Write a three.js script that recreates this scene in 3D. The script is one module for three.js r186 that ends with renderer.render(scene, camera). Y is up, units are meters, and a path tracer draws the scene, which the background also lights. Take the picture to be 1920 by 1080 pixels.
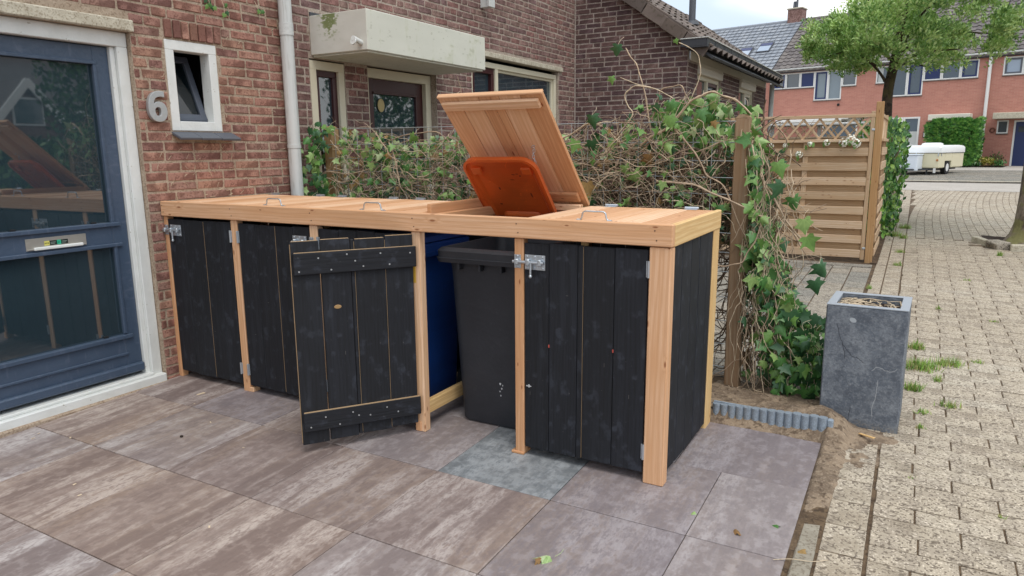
import * as THREE from 'three';
import { mergeGeometries, mergeVertices, toCreasedNormals } from 'three/addons/utils/BufferGeometryUtils.js';
import { TextGeometry } from 'three/addons/geometries/TextGeometry.js';
import { FontLoader } from 'three/addons/loaders/FontLoader.js';

// ---------- camera, sky, sun, exposure ----------
const scene = new THREE.Scene();
const camera = new THREE.PerspectiveCamera(44.249, 16 / 9, 0.05, 600);
{
  const yaw = -0.5143, pit = 0.1918, rol = -0.0114;
  const fw = new THREE.Vector3(Math.sin(yaw) * Math.cos(pit), -Math.sin(pit), -Math.cos(yaw) * Math.cos(pit));
  const r = new THREE.Vector3(Math.cos(yaw), 0, Math.sin(yaw)), u = new THREE.Vector3().crossVectors(r, fw);
  const r2 = r.clone().multiplyScalar(Math.cos(rol)).addScaledVector(u, Math.sin(rol));
  const u2 = u.clone().multiplyScalar(Math.cos(rol)).addScaledVector(r, -Math.sin(rol));
  camera.quaternion.setFromRotationMatrix(new THREE.Matrix4().makeBasis(r2, u2, fw.clone().negate()));
  camera.position.set(4.3155, 1.5003, 2.9513);
}
const renderer = new THREE.WebGLRenderer({ antialias: true });
renderer.toneMapping = THREE.LinearToneMapping;
renderer.toneMappingExposure = 1.3;
renderer.shadowMap.enabled = true;
const SUN_DIR = new THREE.Vector3(0.45, 1.0, 0.35).normalize();
const sun = new THREE.DirectionalLight(0xfff9f0, 1.1);
sun.position.copy(SUN_DIR).multiplyScalar(60);
sun.castShadow = true; sun.shadow.radius = 45; sun.shadow.mapSize.set(2048, 2048);
Object.assign(sun.shadow.camera, { left: -30, right: 30, top: 50, bottom: -30, near: 1, far: 160 });
scene.add(sun); scene.add(sun.target);

// ---------- numbers and noise ----------
function rngOf(a) { return () => { a |= 0; a = a + 0x6D2B79F5 | 0; let t = Math.imul(a ^ a >>> 15, 1 | a); t = t + Math.imul(t ^ t >>> 7, 61 | t) ^ t; return ((t ^ t >>> 14) >>> 0) / 4294967296; }; }
const R0 = rngOf(7);
const rr = (a, b, R = R0) => a + (b - a) * R();
const gauss = (R = R0) => (R() + R() + R() + R() - 2) * 0.87;
const clamp = (x, a = 0, b = 1) => Math.min(b, Math.max(a, x));
const sstep = (a, b, x) => { const t = clamp((x - a) / (b - a)); return t * t * (3 - 2 * t); };
const mix = (a, b, t) => a + (b - a) * t;
const mix3 = (a, b, t) => [mix(a[0], b[0], t), mix(a[1], b[1], t), mix(a[2], b[2], t)];
function noiseOf(seed) {                       // periodic value noise, period px by py cells
  const P = new Float32Array(65536), R = rngOf(seed); for (let i = 0; i < 65536; i++) P[i] = R();
  const h = (i, j) => P[((i * 197 + j * 7919 + (i * j) * 31) >>> 0) & 65535];
  const n = (x, y, px, py) => {
    const xi = Math.floor(x), yi = Math.floor(y), fx = x - xi, fy = y - yi;
    const a = ((xi % px) + px) % px, b = (a + 1) % px, c = ((yi % py) + py) % py, d = (c + 1) % py;
    const u = fx * fx * (3 - 2 * fx), v = fy * fy * (3 - 2 * fy);
    return mix(mix(h(a, c), h(b, c), u), mix(h(a, d), h(b, d), u), v);
  };
  const f = (x, y, px, py, oct = 4, gain = 0.5) => { let s = 0, w = 0, a = 1; for (let o = 0; o < oct; o++) { s += a * n(x, y, px, py); w += a; a *= gain; x *= 2; y *= 2; px *= 2; py *= 2; } return s / w; };
  return { n, f };
}
// texture from fn(u, v) in 0..1 -> sRGB triple or one number; size in metres for the repeat
function tex(w, h, fn, su = 1, sv = 1, data = false) {
  const a = new Uint8Array(w * h * 4);
  for (let j = 0; j < h; j++) for (let i = 0; i < w; i++) {
    const c = fn(i / w, j / h), o = (j * w + i) * 4;
    if (typeof c === 'number') a[o] = a[o + 1] = a[o + 2] = clamp(c) * 255; else { a[o] = clamp(c[0]) * 255; a[o + 1] = clamp(c[1]) * 255; a[o + 2] = clamp(c[2]) * 255; }
    a[o + 3] = 255;
  }
  const t = new THREE.DataTexture(a, w, h, THREE.RGBAFormat);
  t.wrapS = t.wrapT = THREE.RepeatWrapping; t.magFilter = THREE.LinearFilter; t.minFilter = THREE.LinearMipmapLinearFilter; t.generateMipmaps = true;
  t.repeat.set(1 / su, 1 / sv); if (!data) t.colorSpace = THREE.SRGBColorSpace; t.needsUpdate = true; return t;
}
const S = (r, g, b) => [r / 255, g / 255, b / 255];
// overcast sky: bright cloud with thinner, bluish patches
{
  const W = 1024, Hh = 512, d = new Float32Array(W * Hh * 4), N = noiseOf(134);
  for (let j = 0; j < Hh; j++) for (let i = 0; i < W; i++) {
    const u = i / W, v = j / Hh, el = (v - 0.5) * Math.PI, o = (j * W + i) * 4;
    const y = Math.sin(el);
    const c = N.f(u * 16, v * 22, 16, 22, 5, 0.55), w = sstep(0.42, 0.58, c);
    const blue = [0.62, 0.735, 0.87], white = [1.14, 1.14, 1.14];
    let k = mix3(blue, white, w); const g = 0.92 + 0.28 * Math.max(0, y);
    if (y < 0) k = [0.32, 0.31, 0.29];
    d[o] = k[0] * g; d[o + 1] = k[1] * g; d[o + 2] = k[2] * g; d[o + 3] = 1;
  }
  const t = new THREE.DataTexture(d, W, Hh, THREE.RGBAFormat, THREE.FloatType);
  t.mapping = THREE.EquirectangularReflectionMapping; t.magFilter = THREE.LinearFilter; t.wrapS = THREE.RepeatWrapping; t.needsUpdate = true;
  scene.background = t; scene.environment = t;
}

// ---------- names, labels ----------
const used = new Map();
function numbered(n) { const k = used.get(n) || 0; used.set(n, k + 1); return k ? n + '_' + String(k).padStart(3, '0') : n; }
function thing(name, label, category, pos = [0, 0, 0], group) {
  const o = new THREE.Group(); o.name = numbered(name); o.position.set(...pos); o.userData = { label, category }; if (group) o.userData.group = group; scene.add(o); return o;
}
function structure(name, label, pos = [0, 0, 0]) {
  const o = new THREE.Group(); o.name = numbered(name); o.position.set(...pos); o.userData = { kind: 'structure', label }; scene.add(o); return o;
}
function put(parent, name, geo, m, pos, rot, label) {
  const o = new THREE.Mesh(geo, m); o.name = name; o.castShadow = o.receiveShadow = true;
  if (pos) o.position.set(...pos); if (rot) o.rotation.set(...rot); if (label) o.userData.label = label; parent.add(o); return o;
}
function sub(parent, name, pos, rot, label) { const o = new THREE.Group(); o.name = name; if (pos) o.position.set(...pos); if (rot) o.rotation.set(...rot); if (label) o.userData.label = label; parent.add(o); return o; }
function solo(name, geo, m, label, category, pos, rot, group) { const o = put(scene, numbered(name), geo, m, pos, rot, label); o.userData.category = category; if (group) o.userData.group = group; return o; }

// ---------- geometry helpers ----------
// chamfered box, uv in metres with u along the longest side, random texture offset
function cbox(w, h, d, b = 0.003, R = R0, jit = 0) {
  const s = [w / 2, h / 2, d / 2]; b = Math.min(b, s[0] * 0.45, s[1] * 0.45, s[2] * 0.45);
  const L = w >= h && w >= d ? 0 : h >= d ? 1 : 2, ou = R() * 7, ov = R() * 7;
  const pos = [], uv = [];
  const jt = jit ? Array.from({ length: 24 }, () => (R() - 0.5) * 2 * jit) : null;
  const V = (sx, sy, sz, ax) => { const k = [sx * s[0], sy * s[1], sz * s[2]], g = [sx, sy, sz]; for (let i = 0; i < 3; i++) if (i !== ax) k[i] -= g[i] * b; if (jt) { const c = ((sx > 0) * 4 + (sy > 0) * 2 + (sz > 0)) * 3; for (let i = 0; i < 3; i++) k[i] += jt[c + i]; } return k; };
  const tri = (a, c, e, n) => {
    const ax = Math.abs(n[0]) > Math.abs(n[1]) && Math.abs(n[0]) > Math.abs(n[2]) ? 0 : Math.abs(n[1]) >= Math.abs(n[2]) ? 1 : 2;
    const nx = (c[1] - a[1]) * (e[2] - a[2]) - (c[2] - a[2]) * (e[1] - a[1]), ny = (c[2] - a[2]) * (e[0] - a[0]) - (c[0] - a[0]) * (e[2] - a[2]), nz = (c[0] - a[0]) * (e[1] - a[1]) - (c[1] - a[1]) * (e[0] - a[0]);
    if (nx * n[0] + ny * n[1] + nz * n[2] < 0) [c, e] = [e, c];
    let iu, iv; if (ax !== L) { iu = L; iv = 3 - ax - L; } else { iu = (L + 1) % 3; iv = (L + 2) % 3; }
    for (const p of [a, c, e]) { pos.push(...p); uv.push(p[iu] + ou, p[iv] + ov); }
  };
  const quad = (p, n) => { tri(p[0], p[1], p[2], n); tri(p[0], p[2], p[3], n); };
  for (let ax = 0; ax < 3; ax++) for (const sg of [1, -1]) {
    const c = [[1, 1], [-1, 1], [-1, -1], [1, -1]].map(([p, q]) => { const g = [0, 0, 0]; g[ax] = sg; g[(ax + 1) % 3] = p; g[(ax + 2) % 3] = q; return V(...g, ax); });
    const n = [0, 0, 0]; n[ax] = sg; quad(c, n);
  }
  for (let ax = 0; ax < 3; ax++) { const a1 = (ax + 1) % 3, a2 = (ax + 2) % 3; for (const p of [1, -1]) for (const q of [1, -1]) {
    const mk = (t, f) => { const g = [0, 0, 0]; g[ax] = t; g[a1] = p; g[a2] = q; return V(...g, f); }; const n = [0, 0, 0]; n[a1] = p * 1.01; n[a2] = q;
    quad([mk(1, a1), mk(-1, a1), mk(-1, a2), mk(1, a2)], n); } }
  for (const x of [1, -1]) for (const y of [1, -1]) for (const z of [1, -1]) tri(V(x, y, z, 0), V(x, y, z, 1), V(x, y, z, 2), [x * 1.01, y * 1.005, z]);
  const g = new THREE.BufferGeometry(); g.setAttribute('position', new THREE.Float32BufferAttribute(pos, 3)); g.setAttribute('uv', new THREE.Float32BufferAttribute(uv, 2)); g.computeVertexNormals(); return g;
}
function sbox(w, h, d, R = R0) {              // plain box, uv in metres
  const g = new THREE.BoxGeometry(w, h, d), p = g.attributes.position, n = g.attributes.normal, uv = g.attributes.uv, s = [w, h, d], L = w >= h && w >= d ? 0 : h >= d ? 1 : 2, ou = R() * 7, ov = R() * 7;
  for (let i = 0; i < p.count; i++) { const q = [p.getX(i), p.getY(i), p.getZ(i)], m = [n.getX(i), n.getY(i), n.getZ(i)].map(Math.abs), ax = m.indexOf(Math.max(...m)); let iu, iv; if (ax !== L) { iu = L; iv = 3 - ax - L; } else { iu = (L + 1) % 3; iv = (L + 2) % 3; } uv.setXY(i, q[iu] + ou, q[iv] + ov); }
  return g.toNonIndexed();
}
const B = (parent, name, m, x, y, z, b = 0.003, label) => put(parent, name, cbox(x[1] - x[0], y[1] - y[0], z[1] - z[0], b), m, [(x[0] + x[1]) / 2, (y[0] + y[1]) / 2, (z[0] + z[1]) / 2], null, label);
const G = (x, y, z, b = 0.003, simple) => (simple ? sbox(x[1] - x[0], y[1] - y[0], z[1] - z[0]) : cbox(x[1] - x[0], y[1] - y[0], z[1] - z[0], b)).translate((x[0] + x[1]) / 2, (y[0] + y[1]) / 2, (z[0] + z[1]) / 2);
const strip = (g) => { for (const k of Object.keys(g.attributes)) if (!['position', 'normal', 'uv'].includes(k)) g.deleteAttribute(k); return g.index ? g.toNonIndexed() : g; };
const merge = (a) => mergeGeometries(a.map(strip));
function tube(pts, r, seg = 12, rad = 5, taper = 1) {
  const c = new THREE.CatmullRomCurve3(pts.map((p) => p.isVector3 ? p : new THREE.Vector3(...p)));
  const g = new THREE.TubeGeometry(c, seg, r, rad, false);
  const p = g.attributes.position, uv = g.attributes.uv, len = c.getLength();
  if (taper !== 1) for (let i = 0; i <= seg; i++) { const q = c.getPointAt(i / seg), k = mix(1, taper, i / seg); for (let j = 0; j <= rad; j++) { const a = i * (rad + 1) + j; p.setXYZ(a, q.x + (p.getX(a) - q.x) * k, q.y + (p.getY(a) - q.y) * k, q.z + (p.getZ(a) - q.z) * k); } }
  for (let i = 0; i < uv.count; i++) uv.setXY(i, uv.getX(i) * len, uv.getY(i) * r * 6.28);
  return g;
}
const cyl = (r0, r1, h, n = 16) => new THREE.CylinderGeometry(r0, r1, h, n);
// rounded-rectangle loft: rings [{y,w,d,r,x,z}], caps at both ends on request
function loft(rings, n = 5, capA = true, capB = true) {
  const pos = [], uv = [], idx = [], ring = (k) => { const out = [], r = Math.min(k.r, k.w / 2 - 1e-4, k.d / 2 - 1e-4); for (const [sx, sz, a0] of [[1, 1, 0], [-1, 1, 90], [-1, -1, 180], [1, -1, 270]]) for (let i = 0; i <= n; i++) { const a = (a0 + 90 * i / n) * Math.PI / 180; out.push([(k.x || 0) + sx * (k.w / 2 - r) + r * Math.cos(a), k.y, (k.z || 0) + sz * (k.d / 2 - r) + r * Math.sin(a)]); } return out; };
  const rs = rings.map(ring), m = rs[0].length;
  rs.forEach((q, j) => { let l = 0; q.forEach((p, i) => { if (i) l += Math.hypot(p[0] - q[i - 1][0], p[2] - q[i - 1][2]); pos.push(...p); uv.push(l, p[1]); }); pos.push(...q[0]); uv.push(l + 0.1, q[0][1]); });
  const M = m + 1; for (let j = 0; j + 1 < rs.length; j++) for (let i = 0; i < m; i++) { const a = j * M + i, b = a + 1, c = a + M, e = c + 1; idx.push(a, c, b, b, c, e); }
  const cap = (q, up) => { const o = pos.length / 3; let cx = 0, cz = 0; q.forEach((p) => { cx += p[0] / m; cz += p[2] / m; }); pos.push(cx, q[0][1], cz); uv.push(cx, cz); q.forEach((p) => { pos.push(...p); uv.push(p[0], p[2]); }); for (let i = 0; i < m; i++) { const a = o + 1 + i, b = o + 1 + (i + 1) % m; up ? idx.push(o, b, a) : idx.push(o, a, b); } };
  if (capA) cap(rs[0], false); if (capB) cap(rs[rs.length - 1], true);
  const g = new THREE.BufferGeometry(); g.setAttribute('position', new THREE.Float32BufferAttribute(pos, 3)); g.setAttribute('uv', new THREE.Float32BufferAttribute(uv, 2)); g.setIndex(idx); g.computeVertexNormals(); return toCreasedNormals(g, 0.7);
}
function sheet(x0, x1, nx, z0, z1, nz, yf) {   // ground sheet, uv in metres
  const pos = [], uv = [], idx = [];
  for (let j = 0; j <= nz; j++) for (let i = 0; i <= nx; i++) { const x = mix(x0, x1, i / nx), z = mix(z0, z1, j / nz); pos.push(x, yf(x, z), z); uv.push(x, z); }
  for (let j = 0; j < nz; j++) for (let i = 0; i < nx; i++) { const a = j * (nx + 1) + i; idx.push(a, a + nx + 1, a + 1, a + 1, a + nx + 1, a + nx + 2); }
  const g = new THREE.BufferGeometry(); g.setAttribute('position', new THREE.Float32BufferAttribute(pos, 3)); g.setAttribute('uv', new THREE.Float32BufferAttribute(uv, 2)); g.setIndex(idx); g.computeVertexNormals(); return g;
}
const gy = (x, z) => -0.0055 * clamp(x, -1, 9) - (z > 0 ? 0.026 : 0.016) * clamp(z, -40, 6);   // the paving falls gently from the houses
function instanced(parent, name, geo, m, list, label) {   // list of {p, q, s, c}
  const o = new THREE.InstancedMesh(geo, m, list.length), M = new THREE.Matrix4(); o.name = name; o.castShadow = o.receiveShadow = true;
  list.forEach((k, i) => { M.compose(k.p, k.q, k.s); o.setMatrixAt(i, M); if (k.c) o.setColorAt(i, k.c); });
  if (label) o.userData.label = label; o.userData.kind = 'stuff'; parent.add(o); return o;
}
const v3 = (x, y, z) => new THREE.Vector3(x, y, z);
const quat = (x, y, z) => new THREE.Quaternion().setFromEuler(new THREE.Euler(x, y, z));

// ---------- materials ----------
const N1 = noiseOf(11), N2 = noiseOf(23), N3 = noiseOf(37);
const std = (color, roughness = 0.8, more = {}) => new THREE.MeshStandardMaterial({ color, roughness, ...more });
// wood grain along u: 2 m x 0.4 m
const knots = []; { const R = rngOf(99); for (let i = 0; i < 13; i++) knots.push([R(), R(), 0.14 + 0.34 * R() * R() + 0.06]); }
function woodAt(u, v) {
  let warp = 0, dark = 0;
  for (const [ku, kv, s] of knots) { let du = u - ku, dv = v - kv; du -= Math.round(du); dv -= Math.round(dv); const a = du * 2.0 / 0.05 / s, b = dv * 0.4 / 0.016 / s, r = a * a + b * b; warp += 1.6 * Math.exp(-r * 0.22) * Math.sign(dv + 1e-6); dark += 0.9 * Math.exp(-r * r * 1.4); }
  const t = v * 16 + 3.2 * N1.f(u * 2, v * 3, 2, 3, 3) + warp, ring = 0.5 + 0.5 * Math.sin(t * 6.283);
  const fib = N2.f(u * 14, v * 120, 14, 120, 3), blot = N3.f(u * 5, v * 6, 5, 6, 3);
  return { ring: ring ** 2, fib, blot, dark: clamp(dark) };
}
const woodMap = tex(1024, 256, (u, v) => { const w = woodAt(u, v); let c = mix3(S(255, 246, 236), S(226, 202, 178), 0.5 * w.ring); c = mix3(c, S(236, 216, 194), 0.7 * sstep(0.4, 0.7, w.fib)); c = mix3(c, S(238, 216, 190), sstep(0.45, 0.75, w.blot) * 0.6); return mix3(c, S(140, 92, 60), w.dark * 0.8); }, 2, 0.4);
const woodBump = tex(1024, 256, (u, v) => { const w = woodAt(u, v); return 0.6 - 0.25 * w.ring - 0.35 * w.fib + 0.2; }, 2, 0.4, true);
const wood = (c, r = 0.75) => new THREE.MeshStandardMaterial({ color: c, map: woodMap, bumpMap: woodBump, bumpScale: 0.0012, roughness: r });
const M = {};
M.fir = [wood(0xdfba9a), wood(0xd2a986), wood(0xe8cbb0)];
M.firTop = M.fir; M.firLid = M.fir;
M.firPale = wood(0xe2c896);
M.fence = [wood(0xc8b69f), wood(0xbdab94), wood(0xcebda8)]; M.fenceRear = [wood(0xc2aa8b), wood(0xb8a082)];
M.postWood = wood(0xa08a68), M.postDark = wood(0x9c8872); M.fencePost = wood(0xb4966f);
const blackMap = tex(1024, 256, (u, v) => {
  const w = woodAt(u, v); let c = mix3(S(37, 40, 48), S(24, 26, 33), w.ring * 0.8); c = mix3(c, S(50, 53, 61), 0.7 * sstep(0.5, 0.75, w.fib));
  const sc = N1.f(u * 30, v * 8, 30, 8, 4); c = mix3(c, S(88, 91, 98), sstep(0.56, 0.78, sc) * 0.8); const st = N3.f(u * 3, v * 9, 3, 9, 4); c = mix3(c, S(64, 67, 74), sstep(0.50, 0.72, st) * 0.5);
  const fl = N2.n(u * 90, v * 30, 90, 30); return fl > 0.985 ? S(150, 140, 128) : c; }, 1.3, 0.3);
const blackWood = (c) => new THREE.MeshStandardMaterial({ color: c, map: blackMap, bumpMap: woodBump, bumpScale: 0.0015, roughness: 0.74 });
M.black = [blackWood(0x9a9fab), blackWood(0x8a8f9a), blackWood(0x9296a2)];
M.rawEdge = std(0xa68c6c, 0.9);
// bricks and mortar
const brickMap = tex(512, 512, (u, v) => { const a = N1.f(u * 10, v * 10, 10, 10, 4), b = N2.f(u * 70, v * 70, 70, 70, 3), k = N3.n(u * 120, v * 120, 120, 120); let c = mix3(S(255, 250, 246), S(190, 176, 172), 0.9 * sstep(0.3, 0.7, a)); c = mix3(c, S(150, 128, 122), 0.55 * sstep(0.52, 0.75, b)); return k > 0.93 ? mix3(c, S(110, 86, 80), 0.6) : c; }, 0.6, 0.6);
const brickBump = tex(512, 512, (u, v) => 0.5 + 0.6 * (N2.f(u * 60, v * 60, 60, 60, 4) - 0.5) + 0.25 * (N1.f(u * 12, v * 12, 12, 12, 2) - 0.5), 0.6, 0.6, true);
const brick = (c) => new THREE.MeshStandardMaterial({ color: c, map: brickMap, bumpMap: brickBump, bumpScale: 0.003, roughness: 0.92 });
M.brickNear = [0xa37a6d, 0x9b7266, 0xab8475, 0x956e64, 0xa17b6f, 0x926e66, 0xa68271, 0x997a6f].map(brick);
M.brickFar = [0x8e736e, 0x846a66, 0x987c76, 0x7e6564, 0x8c756e, 0x926e69].map(brick);
M.brickGarage = [0x76605f, 0x6c5758, 0x7f6766, 0x725d5b, 0x695559, 0x826c68].map(brick);
const mortarMap = tex(512, 512, (u, v) => { const a = N1.f(u * 16, v * 16, 16, 16, 4), b = N2.f(u * 90, v * 90, 90, 90, 2); return mix3(S(255, 252, 246), S(176, 164, 150), 0.6 * a + 0.5 * sstep(0.5, 0.8, b)); }, 0.7, 0.7);
const mortar = (c) => new THREE.MeshStandardMaterial({ color: c, map: mortarMap, bumpMap: brickBump, bumpScale: 0.004, roughness: 0.95 });
M.mortarNear = mortar(0xb9aa9b); M.mortarFar = mortar(0xb8ada6); M.mortarGarage = mortar(0xb2a9a6);
// garden slabs, streaks along v
function slabMap(seed, base, warm, white, dark, streak, mott) {
  const A = noiseOf(seed), Bn = noiseOf(seed + 1), Cn = noiseOf(seed + 2);
  return tex(1024, 1024, (u, v) => {
    const wob = 0.012 * (A.f(u * 8, v * 8, 8, 8, 3) - 0.5), x = u + wob;
    const band = A.f(x * 16, v * 2, 16, 2, 3, 0.5), thin = Bn.f(x * 46, v * 6, 46, 6, 4, 0.62), fine = Cn.f(x * 200, v * 70, 200, 70, 3, 0.7), big = Bn.f(u * 6, v * 3, 6, 3, 3), crin = Cn.f(u * 60, v * 60, 60, 60, 4, 0.65);
    let c = mix3(base, warm, sstep(0.38, 0.62, big)); c = mix3(c, dark, 0.7 * sstep(0.5, 0.64, A.f(x * 10 + 3, v * 2 + 1, 10, 2, 3)) * (0.4 + 0.6 * streak));
    c = mix3(c, white, streak * 0.95 * sstep(0.46, 0.62, band * 0.42 + thin * 0.34 + fine * 0.34 - 0.05)); c = mix3(c, white, streak * 0.35 * sstep(0.54, 0.7, thin)); c = mix3(c, dark, streak * 0.45 * sstep(0.54, 0.68, 1 - thin)); c = mix3(c, dark, 0.6 * sstep(0.52, 0.70, fine) * (0.5 + 0.5 * streak)); c = mix3(c, white, mott * 0.6 * sstep(0.50, 0.68, crin)); return mix3(c, dark, mott * 0.6 * sstep(0.52, 0.68, 1 - crin));
  }, 2.43, 2.43);
}
const slabWarm = slabMap(101, S(144, 132, 129), S(148, 134, 126), S(189, 182, 180), S(122, 110, 108), 0.9, 0.4), slabCool = slabMap(131, S(142, 132, 131), S(145, 132, 126), S(172, 165, 166), S(122, 113, 114), 0.6, 0.55), slabBlue = slabMap(151, S(132, 134, 135), S(128, 130, 131), S(168, 171, 173), S(102, 106, 109), 0.6, 0.7);
const slabBump = tex(1024, 1024, (u, v) => 0.5 + 0.7 * (N2.f(u * 90, v * 40, 90, 40, 4, 0.6) - 0.5) + 0.3 * (N1.f(u * 20, v * 8, 20, 8, 3) - 0.5), 2.43, 2.43, true);
const slab = (map, c, r = 0.62) => new THREE.MeshStandardMaterial({ color: c, map, bumpMap: slabBump, bumpScale: 0.005, roughness: r });
M.slabWarm = [slab(slabWarm, 0xffffff), slab(slabWarm, 0xf2ece8), slab(slabWarm, 0xfff6ec)]; M.slabCool = [slab(slabCool, 0xffffff), slab(slabCool, 0xf0f0f4)]; M.slabBlue = slab(slabBlue, 0xfafcff);
// aggregate pavers
const paverMap = tex(1024, 1024, (u, v) => { const a = N1.f(u * 120, v * 120, 120, 120, 2, 0.6), b = N2.f(u * 14, v * 14, 14, 14, 4), k = N3.n(u * 180, v * 180, 180, 180), q = N2.n(u * 230, v * 230, 230, 230); let c = mix3(S(182, 173, 159), S(166, 157, 145), sstep(0.35, 0.65, b)); c = mix3(c, S(108, 99, 89), 0.85 * sstep(0.54, 0.70, a)); c = mix3(c, S(222, 213, 200), 0.8 * sstep(0.7, 0.9, k)); c = mix3(c, S(128, 118, 104), 0.35 * sstep(0.55, 0.75, N3.f(u * 7 + 3, v * 7, 7, 7, 4))); return q > 0.9 ? mix3(c, S(88, 80, 74), 0.6) : c; }, 1.1, 1.1);
const paverBump = tex(1024, 1024, (u, v) => 0.5 + 0.5 * (N1.f(u * 120, v * 120, 120, 120, 2, 0.6) - 0.5) * -1 + 0.25 * (N3.n(u * 180, v * 180, 180, 180) - 0.5), 1.1, 1.1, true);
const paver = (c) => new THREE.MeshStandardMaterial({ color: c, map: paverMap, bumpMap: paverBump, bumpScale: 0.004, roughness: 0.93 });
M.paver = [0xf2ede5, 0xf6f1e9, 0xf9f5ee, 0xfdf9f2, 0xfffdf8].map(paver); M.paverGrey = [0xd6dadc, 0xe2e2e0, 0xc8ced2].map(paver);
const sandMap = tex(512, 512, (u, v) => { const a = N1.f(u * 12, v * 12, 12, 12, 5, 0.6), b = N2.f(u * 110, v * 110, 110, 110, 2); let c = mix3(S(142, 124, 104), S(112, 96, 80), sstep(0.35, 0.65, a)); c = mix3(c, S(168, 152, 132), 0.5 * sstep(0.55, 0.8, b)); return mix3(c, S(72, 58, 46), 0.6 * sstep(0.62, 0.8, N3.f(u * 40, v * 40, 40, 40, 3))); }, 0.8, 0.8);
const sandBump = tex(512, 512, (u, v) => N1.f(u * 40, v * 40, 40, 40, 5, 0.65), 0.8, 0.8, true);
M.sand = new THREE.MeshStandardMaterial({ map: sandMap, bumpMap: sandBump, bumpScale: 0.012, roughness: 1 });
M.jointSand = new THREE.MeshStandardMaterial({ color: 0xb4aa9c, map: sandMap, bumpMap: sandBump, bumpScale: 0.006, roughness: 1 });
M.debris = new THREE.MeshStandardMaterial({ color: 0xb0a090, map: sandMap, bumpMap: sandBump, bumpScale: 0.03, roughness: 1 }); M.soil = new THREE.MeshStandardMaterial({ color: 0x6a5647, map: sandMap, bumpMap: sandBump, bumpScale: 0.02, roughness: 1 });
const roadMap = tex(512, 512, (u, v) => { const a = N1.f(u * 8, v * 8, 8, 8, 5), b = N2.f(u * 120, v * 120, 120, 120, 2); return mix3(mix3(S(178, 172, 164), S(158, 151, 143), a), S(130, 124, 118), 0.5 * sstep(0.5, 0.8, b)); }, 3, 3);
M.road = new THREE.MeshStandardMaterial({ map: roadMap, roughness: 0.95 });
// concrete planter: dark wash with pale mottles and a few fine cracks
const cracks = []; { const R = rngOf(5); const seeds = [[0.16, 0.86, -1.2], [0.24, 0.70, -0.6], [0.70, 0.45, -1.6], [0.62, 0.52, 0.25], [0.40, 0.2, -1.5]]; for (const [x, y, a0] of seeds) { let px = x, py = y, a = a0; for (let i = 0; i < 26; i++) { const nx = px + 0.012 * Math.cos(a), ny = py + 0.012 * Math.sin(a); cracks.push([px, py, nx, ny, x > 0.5 ? 1 : 0]); px = nx; py = ny; a = mix(a, a0, 0.2) + (R() - 0.5) * 0.9; } } }
const planterMap = tex(512, 1024, (u, v) => {
  const a = N1.f(u * 4, v * 7, 4, 7, 5, 0.6), b = N2.f(u * 26, v * 44, 26, 44, 4, 0.65), k = N3.f(u * 8, v * 12, 8, 12, 4); let c = mix3(S(92, 99, 109), S(116, 122, 130), sstep(0.35, 0.62, a)); c = mix3(c, S(80, 86, 96), 0.5 * sstep(0.44, 0.68, k)); c = mix3(c, S(146, 150, 155), 0.32 * sstep(0.52, 0.72, b)); c = mix3(c, S(74, 79, 88), 0.3 * sstep(0.54, 0.72, 1 - b)); const w = N2.f(u * 60, v * 100, 60, 100, 3); c = mix3(c, S(150, 153, 158), 0.3 * sstep(0.58, 0.76, w)); c = mix3(c, S(70, 74, 82), 0.3 * sstep(0.6, 0.78, 1 - w)); c = mix3(c, S(132, 118, 100), 0.5 * sstep(0.13, 0.04, v + 0.05 * (b - 0.5)) * sstep(0.4, 0.6, w));
  for (const [x0, y0, x1, y1, pale] of cracks) { const dx = x1 - x0, dy = y1 - y0, t = clamp(((u - x0) * dx + (v - y0) * dy) / (dx * dx + dy * dy)), d = Math.hypot(u - x0 - t * dx, (v - y0 - t * dy) * 1.7); if (d < 0.006) c = mix3(c, pale ? S(168, 170, 172) : S(40, 42, 50), (1 - d / 0.006) * 0.9); } return c; }, 0.41, 0.70);
M.planter = new THREE.MeshStandardMaterial({ map: planterMap, bumpMap: brickBump, bumpScale: 0.003, roughness: 0.72 }); M.planterRim = std(0x9aa0a8, 0.8, { bumpMap: brickBump, bumpScale: 0.002 });
// canopy render with algae runs, v up
const canopyMap = tex(1024, 512, (u, v) => { const a = N1.f(u * 6, v * 4, 6, 4, 4), r = N2.f(u * 44, v * 2.0, 44, 2, 4, 0.6), m = N3.f(u * 50, v * 26, 50, 26, 4); let c = mix3(S(212, 212, 200), S(198, 198, 186), a); const al = sstep(0.56, 0.72, r) * sstep(0.3, 0.75, m); c = mix3(c, S(186, 188, 164), 0.55 * al); return mix3(c, S(160, 160, 142), 0.4 * sstep(0.7, 0.8, m)); }, 2.2, 0.62);
M.canopy = new THREE.MeshStandardMaterial({ map: canopyMap, roughness: 0.85 });
const algaeMap = tex(512, 512, (u, v) => { const a = N1.f(u * 5, v * 5, 5, 5, 4), m = N3.f(u * 24, v * 20, 24, 20, 5, 0.6), band = Math.exp(-(((u - 0.5) / 0.14) ** 2)) * sstep(0.15, 0.95, v); let c = mix3(S(210, 208, 200), S(196, 194, 184), a); c = mix3(c, S(112, 122, 74), sstep(0.50, 0.62, m * 0.8 + 0.32 * band) * 0.9 * clamp(band * 1.6)); return c; }, 0.62, 0.34);
M.canopyEnd = new THREE.MeshStandardMaterial({ map: algaeMap, roughness: 0.85 });
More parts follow.
